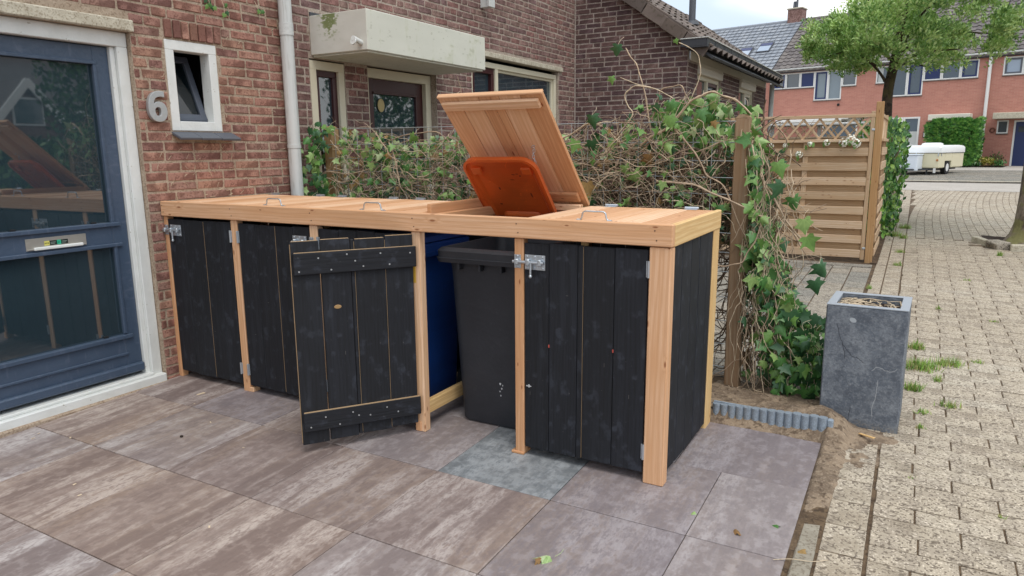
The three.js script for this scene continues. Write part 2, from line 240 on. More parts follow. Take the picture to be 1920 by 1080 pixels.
// paints, metals, plastics, glass
const paintBump = tex(256, 256, (u, v) => N1.f(u * 30, v * 30, 30, 30, 4), 0.5, 0.5, true);
const wornWhite = tex(512, 512, (u, v) => { const a = N1.f(u * 10, v * 10, 10, 10, 4), k = N3.f(u * 34, v * 34, 34, 34, 4, 0.6); let c = mix3(S(226, 228, 226), S(208, 210, 206), a); return mix3(c, S(140, 132, 116), sstep(0.78, 0.84, k) * 0.6); }, 0.9, 0.9);
M.white = new THREE.MeshStandardMaterial({ map: wornWhite, bumpMap: paintBump, bumpScale: 0.0012, roughness: 0.42 });
M.cream = new THREE.MeshStandardMaterial({ color: 0xe9e0c8, map: wornWhite, roughness: 0.5 });
M.creamFar = std(0xd8d2c4, 0.6); M.whiteFar = std(0xdcdcda, 0.55); M.concrete = new THREE.MeshStandardMaterial({ color: 0xd0cdc0, map: mortarMap, bumpMap: brickBump, bumpScale: 0.003, roughness: 0.9 });
const blueMap = tex(512, 512, (u, v) => { const a = N1.f(u * 8, v * 8, 8, 8, 4), k = N2.f(u * 40, v * 12, 40, 12, 4); return mix3(mix3(S(70, 85, 105), S(62, 77, 97), a), S(92, 101, 119), 0.5 * sstep(0.6, 0.8, k)); }, 0.8, 0.8);
M.doorBlue = new THREE.MeshStandardMaterial({ map: blueMap, bumpMap: paintBump, bumpScale: 0.0015, roughness: 0.38 });
M.sashGrey = std(0x4c525e, 0.4); M.doorRed = std(0x3c1416, 0.35); M.frameCream = std(0xcfc8b2, 0.5); M.navy = std(0x1c2c5c, 0.4); M.darkGrey = std(0x3a3c42, 0.6);
M.kerbGrey = new THREE.MeshStandardMaterial({ color: 0xa09c92, map: mortarMap, bumpMap: brickBump, bumpScale: 0.003, roughness: 0.95 });
M.slate = std(0x585c64, 0.55, { bumpMap: brickBump, bumpScale: 0.002 });
const galvMap = tex(256, 256, (u, v) => { const a = N1.f(u * 14, v * 14, 14, 14, 3), b = N3.n(u * 20, v * 20, 20, 20); return mix3(S(176, 184, 192), S(214, 220, 226), a * 0.6 + b * 0.4); }, 0.12, 0.12);
M.galv = new THREE.MeshStandardMaterial({ map: galvMap, metalness: 0.85, roughness: 0.38 });
M.screw = std(0xc8ccd0, 0.35, { metalness: 0.8 }); M.alu = std(0xb4b6b6, 0.45, { metalness: 0.5, bumpMap: paintBump, bumpScale: 0.001 }); M.brass = std(0xb0aca4, 0.42, { metalness: 0.55, bumpMap: paintBump, bumpScale: 0.001 });
const pvcMap = tex(256, 512, (u, v) => { const a = N1.f(u * 5, v * 10, 5, 10, 4), k = N2.f(u * 14, v * 60, 14, 60, 4); return mix3(mix3(S(206, 208, 206), S(188, 190, 188), a), S(160, 160, 154), 0.5 * sstep(0.6, 0.8, k)); }, 0.4, 1.2);
M.pvc = new THREE.MeshStandardMaterial({ map: pvcMap, roughness: 0.5 });
const binMap = tex(512, 512, (u, v) => { const a = N1.f(u * 5, v * 5, 5, 5, 4), s = N2.f(u * 9, v * 50, 9, 50, 4), k = N3.f(u * 40, v * 26, 40, 26, 4, 0.6); let c = mix3(S(255, 255, 255), S(206, 206, 208), a); c = mix3(c, S(255, 255, 255), 0.3 * sstep(0.55, 0.75, s)); return mix3(c, S(255, 255, 255), sstep(0.72, 0.8, k)); }, 0.8, 0.8);
M.binBlack = new THREE.MeshStandardMaterial({ color: 0x303238, map: binMap, roughness: 0.55, bumpMap: paintBump, bumpScale: 0.001 }); M.binBlue = new THREE.MeshStandardMaterial({ color: 0x123a7c, map: binMap, roughness: 0.5 }); M.binOrange = new THREE.MeshPhysicalMaterial({ color: 0xff7c2c, map: binMap, roughness: 0.5, transmission: 0.42, thickness: 0 });
M.scuff = std(0xb8babc, 0.8); M.rubber = std(0x1a1a1c, 0.85);
const reflectTintMap = tex(512, 512, (u, v) => { const a = N1.f(u * 6, v * 6, 6, 6, 5); return mix3(S(112, 142, 156), S(92, 120, 134), a); }, 1.3, 1.3);  // pale teal mixed into the glass colour, standing in for brighter reflections
const pane = (t, ior, map = reflectTintMap) => new THREE.MeshPhysicalMaterial({ map, roughness: 0.02, transmission: t, thickness: 0, ior });
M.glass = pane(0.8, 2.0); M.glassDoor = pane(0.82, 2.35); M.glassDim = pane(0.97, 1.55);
M.glassFar = new THREE.MeshPhysicalMaterial({ color: 0x39444c, roughness: 0.05, ior: 1.9 }); M.glassFar2 = new THREE.MeshPhysicalMaterial({ color: 0x7c8890, roughness: 0.12, ior: 1.6 }); M.skyGlass = new THREE.MeshPhysicalMaterial({ color: 0x8f9cae, roughness: 0.06, ior: 2.1 });
M.inside = std(0x9a958c, 0.95); M.curtain = std(0xbfc2c0, 0.95);
// roof tiles, far brick, bark, leaves
const tileMap = tex(256, 256, (u, v) => { const a = N1.f(u * 8, v * 8, 8, 8, 5, 0.6), k = N3.f(u * 26, v * 26, 26, 26, 3); return mix3(mix3(S(255, 252, 250), S(196, 190, 188), a), S(178, 176, 160), 0.6 * sstep(0.6, 0.8, k)); }, 0.9, 0.9);
const tileM = (c, r = 0.75) => new THREE.MeshStandardMaterial({ color: c, map: tileMap, roughness: r });
M.tileBrown = [0x776c66, 0x6c625d, 0x82766f, 0x746860].map((c) => tileM(c)); M.tileGrey = [0x757070, 0x6a6566, 0x7e7977].map((c) => tileM(c)); M.tileSlate = [0x929ca9, 0x8b95a2, 0x99a2ad].map((c) => tileM(c, 0.45));
const farBrick = tex(1024, 1024, (u, v) => { const row = Math.floor(v * 40), x = u * 12 + (row % 2) * 0.5, fx = x - Math.floor(x), fy = v * 40 - row, jn = fx < 0.05 || fy < 0.16; const h = N3.n(Math.floor(x) * 3.1 + 0.5, row * 2.7 + 0.5, 64, 128), a = N1.f(u * 8, v * 8, 8, 8, 4); let c = mix3(S(190, 134, 118), S(172, 116, 101), h); c = mix3(c, S(166, 112, 100), 0.5 * a); return jn ? mix3(c, S(190, 158, 146), 0.5) : c; }, 2.64, 2.6);
M.farBrick = new THREE.MeshStandardMaterial({ map: farBrick, roughness: 0.92 });
const barkMap = tex(512, 512, (u, v) => { const a = N1.f(u * 14, v * 6, 14, 6, 5, 0.6), b = N2.f(u * 40, v * 20, 40, 20, 4), m = N3.f(u * 6, v * 6, 6, 6, 4); let c = mix3(S(122, 110, 96), S(76, 66, 58), sstep(0.4, 0.65, a)); c = mix3(c, S(150, 140, 126), 0.5 * sstep(0.55, 0.75, b)); return mix3(c, S(122, 122, 70), 0.7 * sstep(0.55, 0.7, m)); }, 1, 1);
const barkBump = tex(512, 512, (u, v) => N1.f(u * 14, v * 6, 14, 6, 5, 0.6), 1, 1, true);
M.bark = new THREE.MeshStandardMaterial({ map: barkMap, bumpMap: barkBump, bumpScale: 0.03, roughness: 0.95 }); M.barkDark = new THREE.MeshStandardMaterial({ color: 0x9a8c80, map: barkMap, bumpMap: barkBump, bumpScale: 0.02, roughness: 0.95 });
M.stem = [0xb8a28a, 0xa48e78, 0x8a7462, 0xc6b49a, 0x77624f].map((c) => std(c, 0.85, { bumpMap: barkBump, bumpScale: 0.003 }));
const leafMap = tex(256, 256, (u, v) => { const x = (u - 0.5) * 2, y = v * 2 - 0.4; let vein = 0; for (const a of [0, 0.62, -0.62, 1.25, -1.25]) { const dx = Math.sin(a), dy = Math.cos(a), t = x * dx + y * dy, d = Math.abs(x * dy - y * dx); if (t > 0) vein = Math.max(vein, 1 - d / 0.05); } const n = N1.f(u * 8, v * 8, 8, 8, 4); return mix3(mix3(S(235, 240, 225), S(196, 205, 186), n), S(255, 255, 240), clamp(vein) * 0.55); });
const leafM = (c, r = 0.45, t = 0.18) => new THREE.MeshPhysicalMaterial({ color: c, map: leafMap, roughness: r, side: THREE.DoubleSide, transmission: t, thickness: 0 });
M.leaf = [0x42704a, 0x5e9250, 0x82ac5e, 0xa6c47e, 0xc4d2a8].map((c) => leafM(c)); M.dryLeaf = [0xb28c5c, 0x9a7148].map((c) => leafM(c, 0.8, 0.1));
M.foliage = leafM(0xffffff, 0.5, 0.18); M.treeLeaf = new THREE.MeshPhysicalMaterial({ color: 0xffffff, roughness: 0.6, side: THREE.DoubleSide, transmission: 0.3, thickness: 0 });
M.wire = std(0xa8aeb0, 0.45, { metalness: 0.35 }); M.edging = std(0xa0b2c8, 0.6, { bumpMap: paintBump, bumpScale: 0.002, map: mortarMap });

// ---------- ground ----------
{
  const base = structure('ground', 'sandy ground under the paving and out to the horizon');
  put(base, 'soil_surface', sheet(-40, 60, 100, -40, 20, 60, (x, z) => gy(x, z) - 0.008), M.jointSand);
  put(base, 'far_ground', merge([sheet(-300, 300, 2, -300, -40, 2, () => 0.58), sheet(-300, 300, 2, 20, 300, 2, () => -0.25), sheet(-300, -40, 1, -40, 20, 1, () => 0), sheet(60, 300, 1, -40, 20, 1, () => 0)]), M.road);
}
// patio: streaked concrete slabs, each its own piece
const SLAB = 0.6076, TX = 2.4139, TZ = 0.3385;
{
  const patio = structure('patio', 'brown and grey streaked square slabs in front of the bin store'), R = rngOf(31);
  for (let i = -4; i <= 2; i++) for (let k = -3; k <= 4; k++) {
    let x0 = TX + i * SLAB, x1 = x0 + SLAB; const z0 = TZ + k * SLAB, z1 = z0 + SLAB;
    if (i === -4) x0 = 0.0; if (x1 < 0.02) continue;
    if (i === 2) x1 = 4.009;
    if (i === 1 && k < -1) { x1 = 3.40; } if (i === 2 && k < -1) { x0 = 3.40; }
    if (k === -3) continue;
    const zz0 = k === -2 ? -0.86 : z0;
    const g = 0.0035, w = x1 - x0 - g, d = z1 - zz0 - g, cx = (x0 + x1) / 2, cz = (zz0 + z1) / 2;
    let m = i >= 1 || (k <= -1 && i >= -1) ? M.slabCool[(R() * 2) | 0] : M.slabWarm[(R() * 3) | 0];
    if (i === 0 && k === -1) m = M.slabBlue; if (i === -1 && k === -1) m = M.slabCool[0]; if (i === -3 && k === -1) m = M.slabCool[1]; if (i === 0 && k === 0) m = M.slabWarm[1]; if (i === 1 && k === 0) m = M.slabCool[1]; if (i === 0 && k === -2) m = M.slabCool[1];
    const geo = cbox(w, 0.05, d, 0.0025, R);
    { const p = geo.attributes.position, uv = geo.attributes.uv, ou = R() * 5, ov = R() * 5; for (let q = 0; q < p.count; q++) uv.setXY(q, p.getX(q) + ou, p.getZ(q) + ov); }
    put(patio, 'paving_slab', geo, m, [cx, gy(cx, cz) - 0.025 + rr(-0.0012, 0.0012, R), cz], [0.021 + rr(-0.0012, 0.0012, R) + (cz > 0 ? 0.004 : -0.005), rr(-0.002, 0.002, R), -0.0055 + rr(-0.0012, 0.0012, R)]);
  }
  // back of the plot behind the slabs: compacted sand
  put(patio, 'sand_bed', sheet(0, 3.4, 12, -1.5, -0.84, 6, (x, z) => gy(x, z) - 0.02 + 0.012 * N1.f(x * 3, z * 3, 64, 64, 3)), M.sand);
}
const _proj = new THREE.Vector3(), _cam = new THREE.Matrix4();
camera.aspect = 16 / 9; camera.updateMatrixWorld(); camera.updateProjectionMatrix(); _cam.multiplyMatrices(camera.projectionMatrix, camera.matrixWorldInverse);
function sizeSeen(x, y, z) {                   // larger shows larger; out of view is 0
  _proj.set(x, y, z).applyMatrix4(_cam); if (Math.abs(_proj.x) > 1.04 || Math.abs(_proj.y) > 1.06 || _proj.z > 1) return 0;
  return 1 / camera.position.distanceTo(v3(x, y, z));
}
// footpath of aggregate pavers in running bond, rows across
{
  const path = structure('footpath', 'beige aggregate pavers with sandy joints beside the patio'), R = rngOf(77), L = 0.315, P = 0.1235, list = [];
  const lib = new Map(); const geoOf = (w, d) => { const k = w.toFixed(2) + d.toFixed(2) + ((R() * 3) | 0); if (!lib.has(k)) lib.set(k, cbox(w, 0.06, d, 0.0025, R, 0.001)); return lib.get(k); };
  let row = 0; for (let z = 1.3; z > -9.2; z -= P, row++) for (let x = 4.275 + (row % 2 ? 0 : -L / 2) + rr(-0.015, 0.015, R); x < 11; x += L) {
    let a = x, b = x + L; if (a < 4.275) a = 4.275; if (b - a < 0.05) continue; if (Math.hypot((a + b) / 2 - 5.95, z + 9.1) < 0.8) continue;
    list.push([(a + b) / 2, z - P / 2, b - a - 0.007, P - 0.0055]);
  }
  for (let z = 1.3; z > -20; z -= 0.222) { list.push([4.188, z - 0.11, 0.152, 0.214]); if (z < -1.9) list.push([4.045, z - 0.06, 0.11, 0.212]); }
  let col = 0; for (let x = 4.275 - P * 14; x < 11; x += P, col++) for (let z = -9.25 - (col % 2) * L / 2; z > -20; z -= L) { const bend = 0.012 * Math.max(0, -z - 11) ** 2; if (Math.hypot(x - 5.95, z + 9.1) < 0.8 || x + bend * 0.6 < 4.27) continue; list.push([x + P / 2 + bend * 0.6, z - L / 2, P - 0.007, L - 0.009]); }
  list.forEach((k) => k.push(sizeSeen(k[0], gy(k[0], k[1]), k[1]) * (k[2] > 0.2 || k[0] < 4.25 ? 1 : 0.9))); list.sort((a, b) => b[4] - a[4]);
  const rest = [[], [], [], [], []];
  list.forEach(([x, z, w, d], i) => {
    const y = gy(x, z) - 0.032 + rr(-0.0014, 0.0014, R), rot = [0.016 + rr(-0.008, 0.008, R), rr(-0.01, 0.01, R), -0.0055 + rr(-0.006, 0.006, R)], mi = clamp(Math.floor(5 * (0.5 + 1.5 * (N2.f(x * 1.1 + 30, z * 1.1 + 60, 512, 512, 3) - 0.5) + 0.28 * gauss(R))), 0, 4);
    if (i < 300) put(path, 'paver', geoOf(w, d), M.paver[mi], [x, y, z], rot);
    else { const near = z > -6 && x < 6.5, g = near ? geoOf(w, d).clone() : sbox(w, 0.06, d, R); g.rotateX(rot[0]).rotateY(rot[1]).rotateZ(rot[2]).translate(x, y, z); rest[mi].push(g); }
  });
  rest.forEach((a, i) => { const o = put(path, 'distant_pavers', merge(a), M.paver[i]); o.userData.kind = 'stuff'; });
}
// concrete edging strip between slabs and footpath, mostly under sand
{
  const k = structure('edging_kerb', 'thin concrete edging beside the patio, partly under sand');
  for (let z = 1.6; z > -0.7; z -= 1.0) B(k, 'kerb_stone', M.kerbGrey, [4.03, 4.10], [gy(4, z - 0.5) - 0.09, gy(4, z - 0.5) - 0.006], [z - 0.995, z], 0.006);
}
// driveway beyond the ivy: grey slabs with a band of small setts
{
  const d = structure('driveway', 'grey pavers with a band of small setts in front of the wooden fence panel'), R = rngOf(13);
  const cols = [[3.955, 0.205, 0.31], [3.745, 0.205, 0.31], [3.535, 0.205, 0.31], [3.325, 0.1, 0.1], [3.222, 0.1, 0.1], [3.118, 0.205, 0.31]];
  for (let x = 2.905; x > 0.4; x -= 0.21) cols.push([x, 0.205, 0.31]);
  const pieces = []; cols.forEach(([xr, w, l], c) => { for (let z = -1.62 - (c % 2) * l / 2; z > -6.3; z -= l + 0.006) pieces.push([xr - w / 2, z - l / 2, w - 0.006, l]); });
  for (let x = 3.95; x > 0.5; x -= 0.306) pieces.push([x - 0.15, -6.5, 0.3, 0.2]);
  pieces.forEach((k) => k.push(sizeSeen(k[0], 0.05, k[1]))); pieces.sort((a, b) => b[4] - a[4]); const rest = [];
  pieces.forEach(([x, z, w, l], i) => { const y = gy(x, z) - 0.028 + rr(-0.002, 0.002, R); if (i < 300) put(d, 'paver', cbox(w, 0.06, l, 0.004, R), M.paverGrey[(R() * 3) | 0], [x, y, z], [0.016, 0, -0.0055]); else rest.push(sbox(w, 0.06, l, R).translate(x, y, z)); });
  if (rest.length) put(d, 'hidden_pavers', merge(rest), M.paverGrey[0]).userData.kind = 'stuff';
  put(d, 'dirt_edge', sheet(3.92, 4.0, 4, -12, -6.7, 40, (x, z) => gy(x, z) + 0.02 * N1.f(x * 20, z * 9, 64, 64, 3) - 0.008), M.debris);
}
// road and the bay beyond it
{
  const rd = structure('road', 'pale paved road crossing in front of the row houses');
  put(rd, 'road_surface', sheet(-12, 40, 26, -23.4, -19.8, 4, (x, z) => gy(x, z) + 0.004), M.road);
  put(rd, 'gutter_line', sheet(-12, 40, 26, -23.5, -23.36, 1, (x, z) => gy(x, z) + 0.009), std(0x77716a, 0.95));
  put(rd, 'kerb', sheet(-12, 40, 26, -23.75, -23.5, 1, (x, z) => gy(x, z) + 0.05), M.concrete);
  const bay = structure('parking_bay', 'grey paved parking bay under the camper and up to the row houses'), R = rngOf(4), rest = [[], [], []];
  for (let z = -23.8, c = 0; z > -31.5; z -= 0.25, c++) for (let x = -3 + (c % 2) * 0.25; x < 14; x += 0.5) rest[(R() * 3) | 0].push(sbox(0.49, 0.05, 0.24, R).translate(x, gy(x, z) + 0.02, z - 0.12));
  rest.forEach((a, i) => { put(bay, 'pavers', merge(a), M.paverGrey[i]).userData.kind = 'stuff'; });
  put(bay, 'bay_surface', sheet(-12, 40, 20, -40, -31.4, 6, (x, z) => gy(x, z) + 0.03), M.road);
}
// loose sand by the edging strip, the planter and the slab edge
{
  const N = noiseOf(61), seg = (x, z, x0, z0, x1, z1) => { const dx = x1 - x0, dz = z1 - z0, t = clamp(((x - x0) * dx + (z - z0) * dz) / (dx * dx + dz * dz)); return Math.hypot(x - x0 - t * dx, z - z0 - t * dz); };
  const hgt = (x, z) => {
    let a = 0; const n = N.f(x * 9, z * 9, 512, 512, 4, 0.6) - 0.5, f = N.f(x * 30, z * 30, 512, 512, 3) - 0.5;
    const e = seg(x, z, 3.42, -0.95, 4.02, -0.92);
    a += z < -0.935 ? 0.062 * sstep(0.75, 0.25, -z - 0.935) * sstep(4.16, 3.98, x) : 0.034 * Math.exp(-((e / 0.075) ** 2));
    a += 0.024 * Math.exp(-(((x - 4.08) / 0.10) ** 2 + ((z + 1.0) / 0.10) ** 2)); a += 0.018 * Math.exp(-(((x - 4.27) / 0.10) ** 2 + ((z + 1.03) / 0.07) ** 2));
    a += 0.022 * sstep(4.0, 4.025, x) * sstep(4.14, 4.09, x) * sstep(0.1, -0.7, z) * sstep(-1.3, -0.9, z); a += 0.010 * Math.exp(-(((x - 4.17) / 0.10) ** 2 + ((z + 0.75) / 0.2) ** 2));
    a += 0.045 * Math.exp(-(((x - 3.95) / 0.2) ** 2 + ((z + 1.08) / 0.12) ** 2)); const onSlab = x < 4.008 && z > -0.83 ? -0.02 : 0;
    return a * (1 + 0.8 * n) + 0.008 * n + 0.007 * f - 0.012 + onSlab;
  };
  const s = structure('sand', 'loose brown sand around the planter and edging strip');
  put(s, 'sand_surface', sheet(3.3, 4.75, 116, -1.78, 1.0, 222, (x, z) => gy(x, z) + hgt(x, z)), M.sand);
}

// ---------- brick walls ----------
// wall mesh in its own axes (s along, y up, z outwards); bricks are its children
function brickWall(parent, o, mats, mm, R, world) {
  const shape = new THREE.Shape(o.outline.map((p) => new THREE.Vector2(...p)));
  for (const h of o.holes || []) shape.holes.push(new THREE.Path([[h[0], h[2]], [h[1], h[2]], [h[1], h[3]], [h[0], h[3]]].map((p) => new THREE.Vector2(...p))));
  const g = new THREE.ExtrudeGeometry(shape, { depth: 0.1, bevelEnabled: false }).translate(0, 0, -0.1);
  const wall = put(parent, 'wall', g, mm, o.pos, o.rot);
  const P = 0.0651, Hb = 0.0525, J = 0.0125, full = 0.208, half = 0.098, list = [];
  const cut = (a, b, y0, y1) => { let sp = [[a, b]]; for (const h of o.skip || o.holes || []) if (y1 > h[2] + 0.012 && y0 < h[3] - 0.012) sp = sp.flatMap(([p, q]) => h[1] <= p || h[0] >= q ? [[p, q]] : [[p, h[0] - 0.004], [h[1] + 0.004, q]].filter(([e, f]) => f - e > 0.025)); return sp; };
  let c = 0; for (let y = o.y0 + 0.006; y + Hb < o.y1; y += P, c++) {
    let s = o.s0 - [0, 0.11, 0.055, 0.165][(R() * 4) | 0];
    while (s < o.s1) { const w = R() < 0.22 ? half : full; let a = Math.max(s, o.s0), b = Math.min(s + w, o.limit ? Math.min(o.s1, o.limit(y + Hb)) : o.s1); s += w + J; if (b - a < 0.03) continue; for (const [p, q] of cut(a, b, y, y + Hb)) list.push([(p + q) / 2, y + Hb / 2, q - p, Hb, 0]); }
  }
  for (const k of o.extra || []) list.push(k);
  list.forEach((k) => { const w = world(k[0], k[1]); k[5] = sizeSeen(...w); }); list.sort((a, b) => b[5] - a[5]);
  const lib = new Map(), rest = mats.map(() => []);
  list.forEach(([s, y, w, h, out], i) => {
    const key = Math.round(w * 100) + '/' + Math.round(h * 100) + '/' + ((R() * 4) | 0); if (!lib.has(key)) lib.set(key, cbox(w, h, 0.05, 0.0045, R, 0.0022)); const mi = (R() * mats.length) | 0;
    const pos = [s, y + rr(-0.0015, 0.0015, R), -0.0205 + (out || 0) + rr(-0.002, 0.002, R)], rot = [rr(-0.01, 0.01, R), rr(-0.008, 0.008, R), rr(-0.004, 0.004, R)];
    if (i < 300 && list[i][5] > 0) put(wall, 'brick', lib.get(key), mats[mi], pos, rot); else { const q = i < 2600 ? lib.get(key).clone() : sbox(w, h, 0.05, R); rest[mi].push(q.rotateX(rot[0]).rotateY(rot[1]).translate(...pos)); }
  });
  // the rest of the bricks as one piece with a material per tone
  const parts = rest.filter((a) => a.length); if (parts.length) { const gs = parts.map(merge), all = mergeGeometries(gs, true); const ms = mats.filter((_, i) => rest[i].length); const q = new THREE.Mesh(all, ms); q.name = 'more_bricks'; q.userData.kind = 'stuff'; q.castShadow = q.receiveShadow = true; wall.add(q); }
  return wall;
}
const hollow = (x, y, z, t = 0.12) => merge([G([x[0], x[1]], [y[0], y[0] + t], z, 0, 1), G([x[0], x[1]], [y[1] - t, y[1]], z, 0, 1), G([x[0], x[0] + t], [y[0] + t, y[1] - t], z, 0, 1), G([x[0] + t, x[1]], [y[0] + t, y[1] - t], [z[0], z[0] + t], 0, 1), G([x[0] + t, x[1]], [y[0] + t, y[1] - t], [z[1] - t, z[1]], 0, 1)]);
// a frame of four bars around an opening in the plane x = const
function frameX(parent, name, m, x, y, z, t, label, bottom = true) {
  const a = [G(x, [y[1] - t, y[1]], z), G(x, [y[0], y[1] - t], [z[0], z[0] + t]), G(x, [y[0], y[1] - t], [z[1] - t, z[1]])]; if (bottom) a.push(G(x, [y[0], y[0] + t], [z[0] + t, z[1] - t]));
  return put(parent, name, merge(a), m, null, null, label);
}
function frameZ(parent, name, m, x, y, z, t, bottom = true) {
  const a = [G(x, [y[1] - t, y[1]], z), G([x[0], x[0] + t], [y[0], y[1] - t], z), G([x[1] - t, x[1]], [y[0], y[1] - t], z)]; if (bottom) a.push(G([x[0] + t, x[1] - t], [y[0], y[0] + t], z));
  return put(parent, name, merge(a), m);
}
const font = await new FontLoader().loadAsync('fonts/droid/droid_sans_bold.typeface.json');

// ---------- house number six ----------
{
  const h = thing('brick_house', 'red brick house at left with blue glazed front door and the house number 6', 'house'), R = rngOf(201);
  const soldiers = []; for (let i = 0; i < 7; i++) soldiers.push([0.172 + i * 0.063, 2.305, 0.052, 0.112, 0.012]);
  brickWall(h, { outline: [[-5, -0.1], [1.135, -0.1], [1.135, 5.6], [-5, 5.6]], holes: [[-1.33, -0.092, -0.02, 2.245], [0.14, 0.53, 1.655, 2.235]], skip: [[-1.33, -0.092, -0.02, 2.33], [0.13, 0.585, 2.22, 2.365], [0.13, 0.535, 1.615, 2.24]], s0: -1.75, s1: 1.13, y0: -0.045, y1: 3.25, extra: soldiers, rot: [0, Math.PI / 2, 0] }, M.brickNear, M.mortarNear, R, (s, y) => [0, y, -s]);
  put(h, 'interior', hollow([-6, -0.11], [-0.1, 5.6], [-1.13, 5]), M.inside);
  B(h, 'lintel', M.concrete, [-0.09, 0.028], [2.245, 2.315], [0.075, 1.45], 0.006, 'grey concrete lintel over the blue door');
  // white door frame, set back a little
  const fr = put(h, 'door_frame', merge([G([-0.13, -0.035], [2.155, 2.243], [0.095, 1.3], 0.004), G([-0.13, -0.035], [0.035, 2.155], [0.095, 0.165], 0.004), G([-0.115, -0.06], [0.04, 2.155], [0.165, 0.195], 0.004), G([-0.13, -0.035], [0.035, 2.155], [1.215, 1.3], 0.004)]), M.white);
  put(fr, 'threshold', merge([G([-0.14, 0.012], [-0.02, 0.05], [0.095, 1.34], 0.006), G([-0.13, -0.02], [0.05, 0.068], [0.165, 1.215], 0.004)]), M.white);
  B(h, 'mortar_fillet', M.mortarNear, [-0.01, 0.03], [-0.04, -0.002], [0.06, 1.4], 0.012);
  // the leaf: stiles and rails round two panes
  const z0 = 0.197, z1 = 1.213, d = put(h, 'front_door', merge([
    G([-0.125, -0.085], [0.085, 2.15], [z0, z0 + 0.098]), G([-0.125, -0.085], [0.085, 2.15], [z1 - 0.115, z1]), G([-0.125, -0.085], [2.05, 2.15], [z0 + 0.098, z1 - 0.115]), G([-0.125, -0.085], [0.938, 1.082], [z0 + 0.098, z1 - 0.115]), G([-0.125, -0.085], [0.085, 0.352], [z0 + 0.098, z1 - 0.115]),
    G([-0.09, -0.072], [2.04, 2.062], [z0 + 0.085, z1 - 0.1]), G([-0.09, -0.072], [1.075, 2.04], [z0 + 0.085, z0 + 0.105]), G([-0.09, -0.066], [1.058, 1.082], [z0 + 0.05, z1 - 0.08]), G([-0.09, -0.068], [0.928, 0.95], [z0 + 0.05, z1 - 0.08]), G([-0.09, -0.072], [0.36, 0.928], [z0 + 0.085, z0 + 0.105]), G([-0.09, -0.066], [0.326, 0.352], [z0 + 0.05, z1 - 0.08]), G([-0.09, -0.074], [0.216, 0.232], [z0 + 0.09, z1 - 0.1]), G([-0.09, -0.05], [0.092, 0.15], [z0 + 0.004, z1 - 0.004], 0.012),
  ]), M.doorBlue);
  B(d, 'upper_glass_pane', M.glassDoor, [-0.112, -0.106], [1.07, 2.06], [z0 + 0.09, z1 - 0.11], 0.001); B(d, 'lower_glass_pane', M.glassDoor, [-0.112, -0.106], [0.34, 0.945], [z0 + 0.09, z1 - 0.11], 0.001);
  put(d, 'glazing_wedge', merge([[1.086, 0.40], [1.086, 0.86], [0.926, 0.395], [0.358, 0.41]].map(([y, z]) => G([-0.104, -0.094], [y - 0.007, y + 0.007], [z - 0.014, z + 0.014], 0.001))), M.rubber);
  // letter plate with its stickers
  put(d, 'letter_plate', merge([G([-0.085, -0.08], [0.962, 1.032], [0.468, 0.812], 0.002), G([-0.08, -0.074], [0.966, 0.972], [0.475, 0.805], 0.002)]), M.brass);
  B(d, 'letter_flap', M.white, [-0.08, -0.064], [0.962, 0.98], [0.495, 0.775], 0.004, 'white flap of the letter plate');
  { const cv = document.createElement('canvas'); cv.width = 256; cv.height = 48; const c = cv.getContext('2d'); c.fillStyle = '#16201c'; c.fillRect(0, 0, 256, 48); c.fillStyle = '#d8d070'; c.fillRect(0, 0, 56, 48); c.fillStyle = '#2a2a18'; c.font = 'bold 26px sans-serif'; c.fillText('NEE', 2, 34); c.fillStyle = '#2fb08a'; c.fillRect(136, 0, 44, 48); c.fillStyle = '#0d3a2a'; c.fillText('JA', 141, 34); c.fillStyle = '#9aa8a0'; for (const [x, y, w] of [[66, 16, 56], [66, 30, 48], [190, 16, 54], [190, 30, 42]]) c.fillRect(x, y, w, 5); const t = new THREE.CanvasTexture(cv); t.colorSpace = THREE.SRGBColorSpace; put(d, 'mail_sticker', new THREE.PlaneGeometry(0.135, 0.026), new THREE.MeshStandardMaterial({ map: t, roughness: 0.4 }), [-0.0787, 0.998, 0.645], [0, Math.PI / 2, 0], 'yellow, black and green mail sticker'); }
  // small window with its sash tilted inwards
  const w = frameX(h, 'window', M.white, [-0.09, 0.006], [1.655, 2.235], [-0.53, -0.138], 0.062);
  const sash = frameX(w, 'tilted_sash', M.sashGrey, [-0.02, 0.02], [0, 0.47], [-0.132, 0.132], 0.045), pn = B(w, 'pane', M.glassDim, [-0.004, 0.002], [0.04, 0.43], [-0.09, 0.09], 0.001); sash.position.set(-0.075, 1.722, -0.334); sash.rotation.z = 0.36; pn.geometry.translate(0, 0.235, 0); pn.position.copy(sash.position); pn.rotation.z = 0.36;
  B(w, 'window_stay', M.galv, [-0.2, -0.19], [1.96, 1.972], [-0.45, -0.2], 0.002);
  B(w, 'inner_bead', M.sashGrey, [-0.1, -0.06], [1.717, 1.745], [-0.468, -0.2], 0.003);
  const sl = sub(h, 'slate_sill'); for (let i = 0; i < 3; i++) { const a = -0.615 + i * 0.163; put(sl, 'sill_slate', cbox(0.135, 0.018, 0.158, 0.003), M.slate, [0.028, 1.625 + i * 0.001, a + 0.08], [0, 0, -0.42 + i * 0.01]); }
  put(h, 'house_number', new TextGeometry('6', { font, size: 0.185, depth: 0.022, curveSegments: 14, bevelEnabled: true, bevelThickness: 0.003, bevelSize: 0.003, bevelSegments: 2 }).translate(0, 0, 0), M.alu, [0.014, 1.712, 0.048], [0, Math.PI / 2, 0], 'silver house number 6');
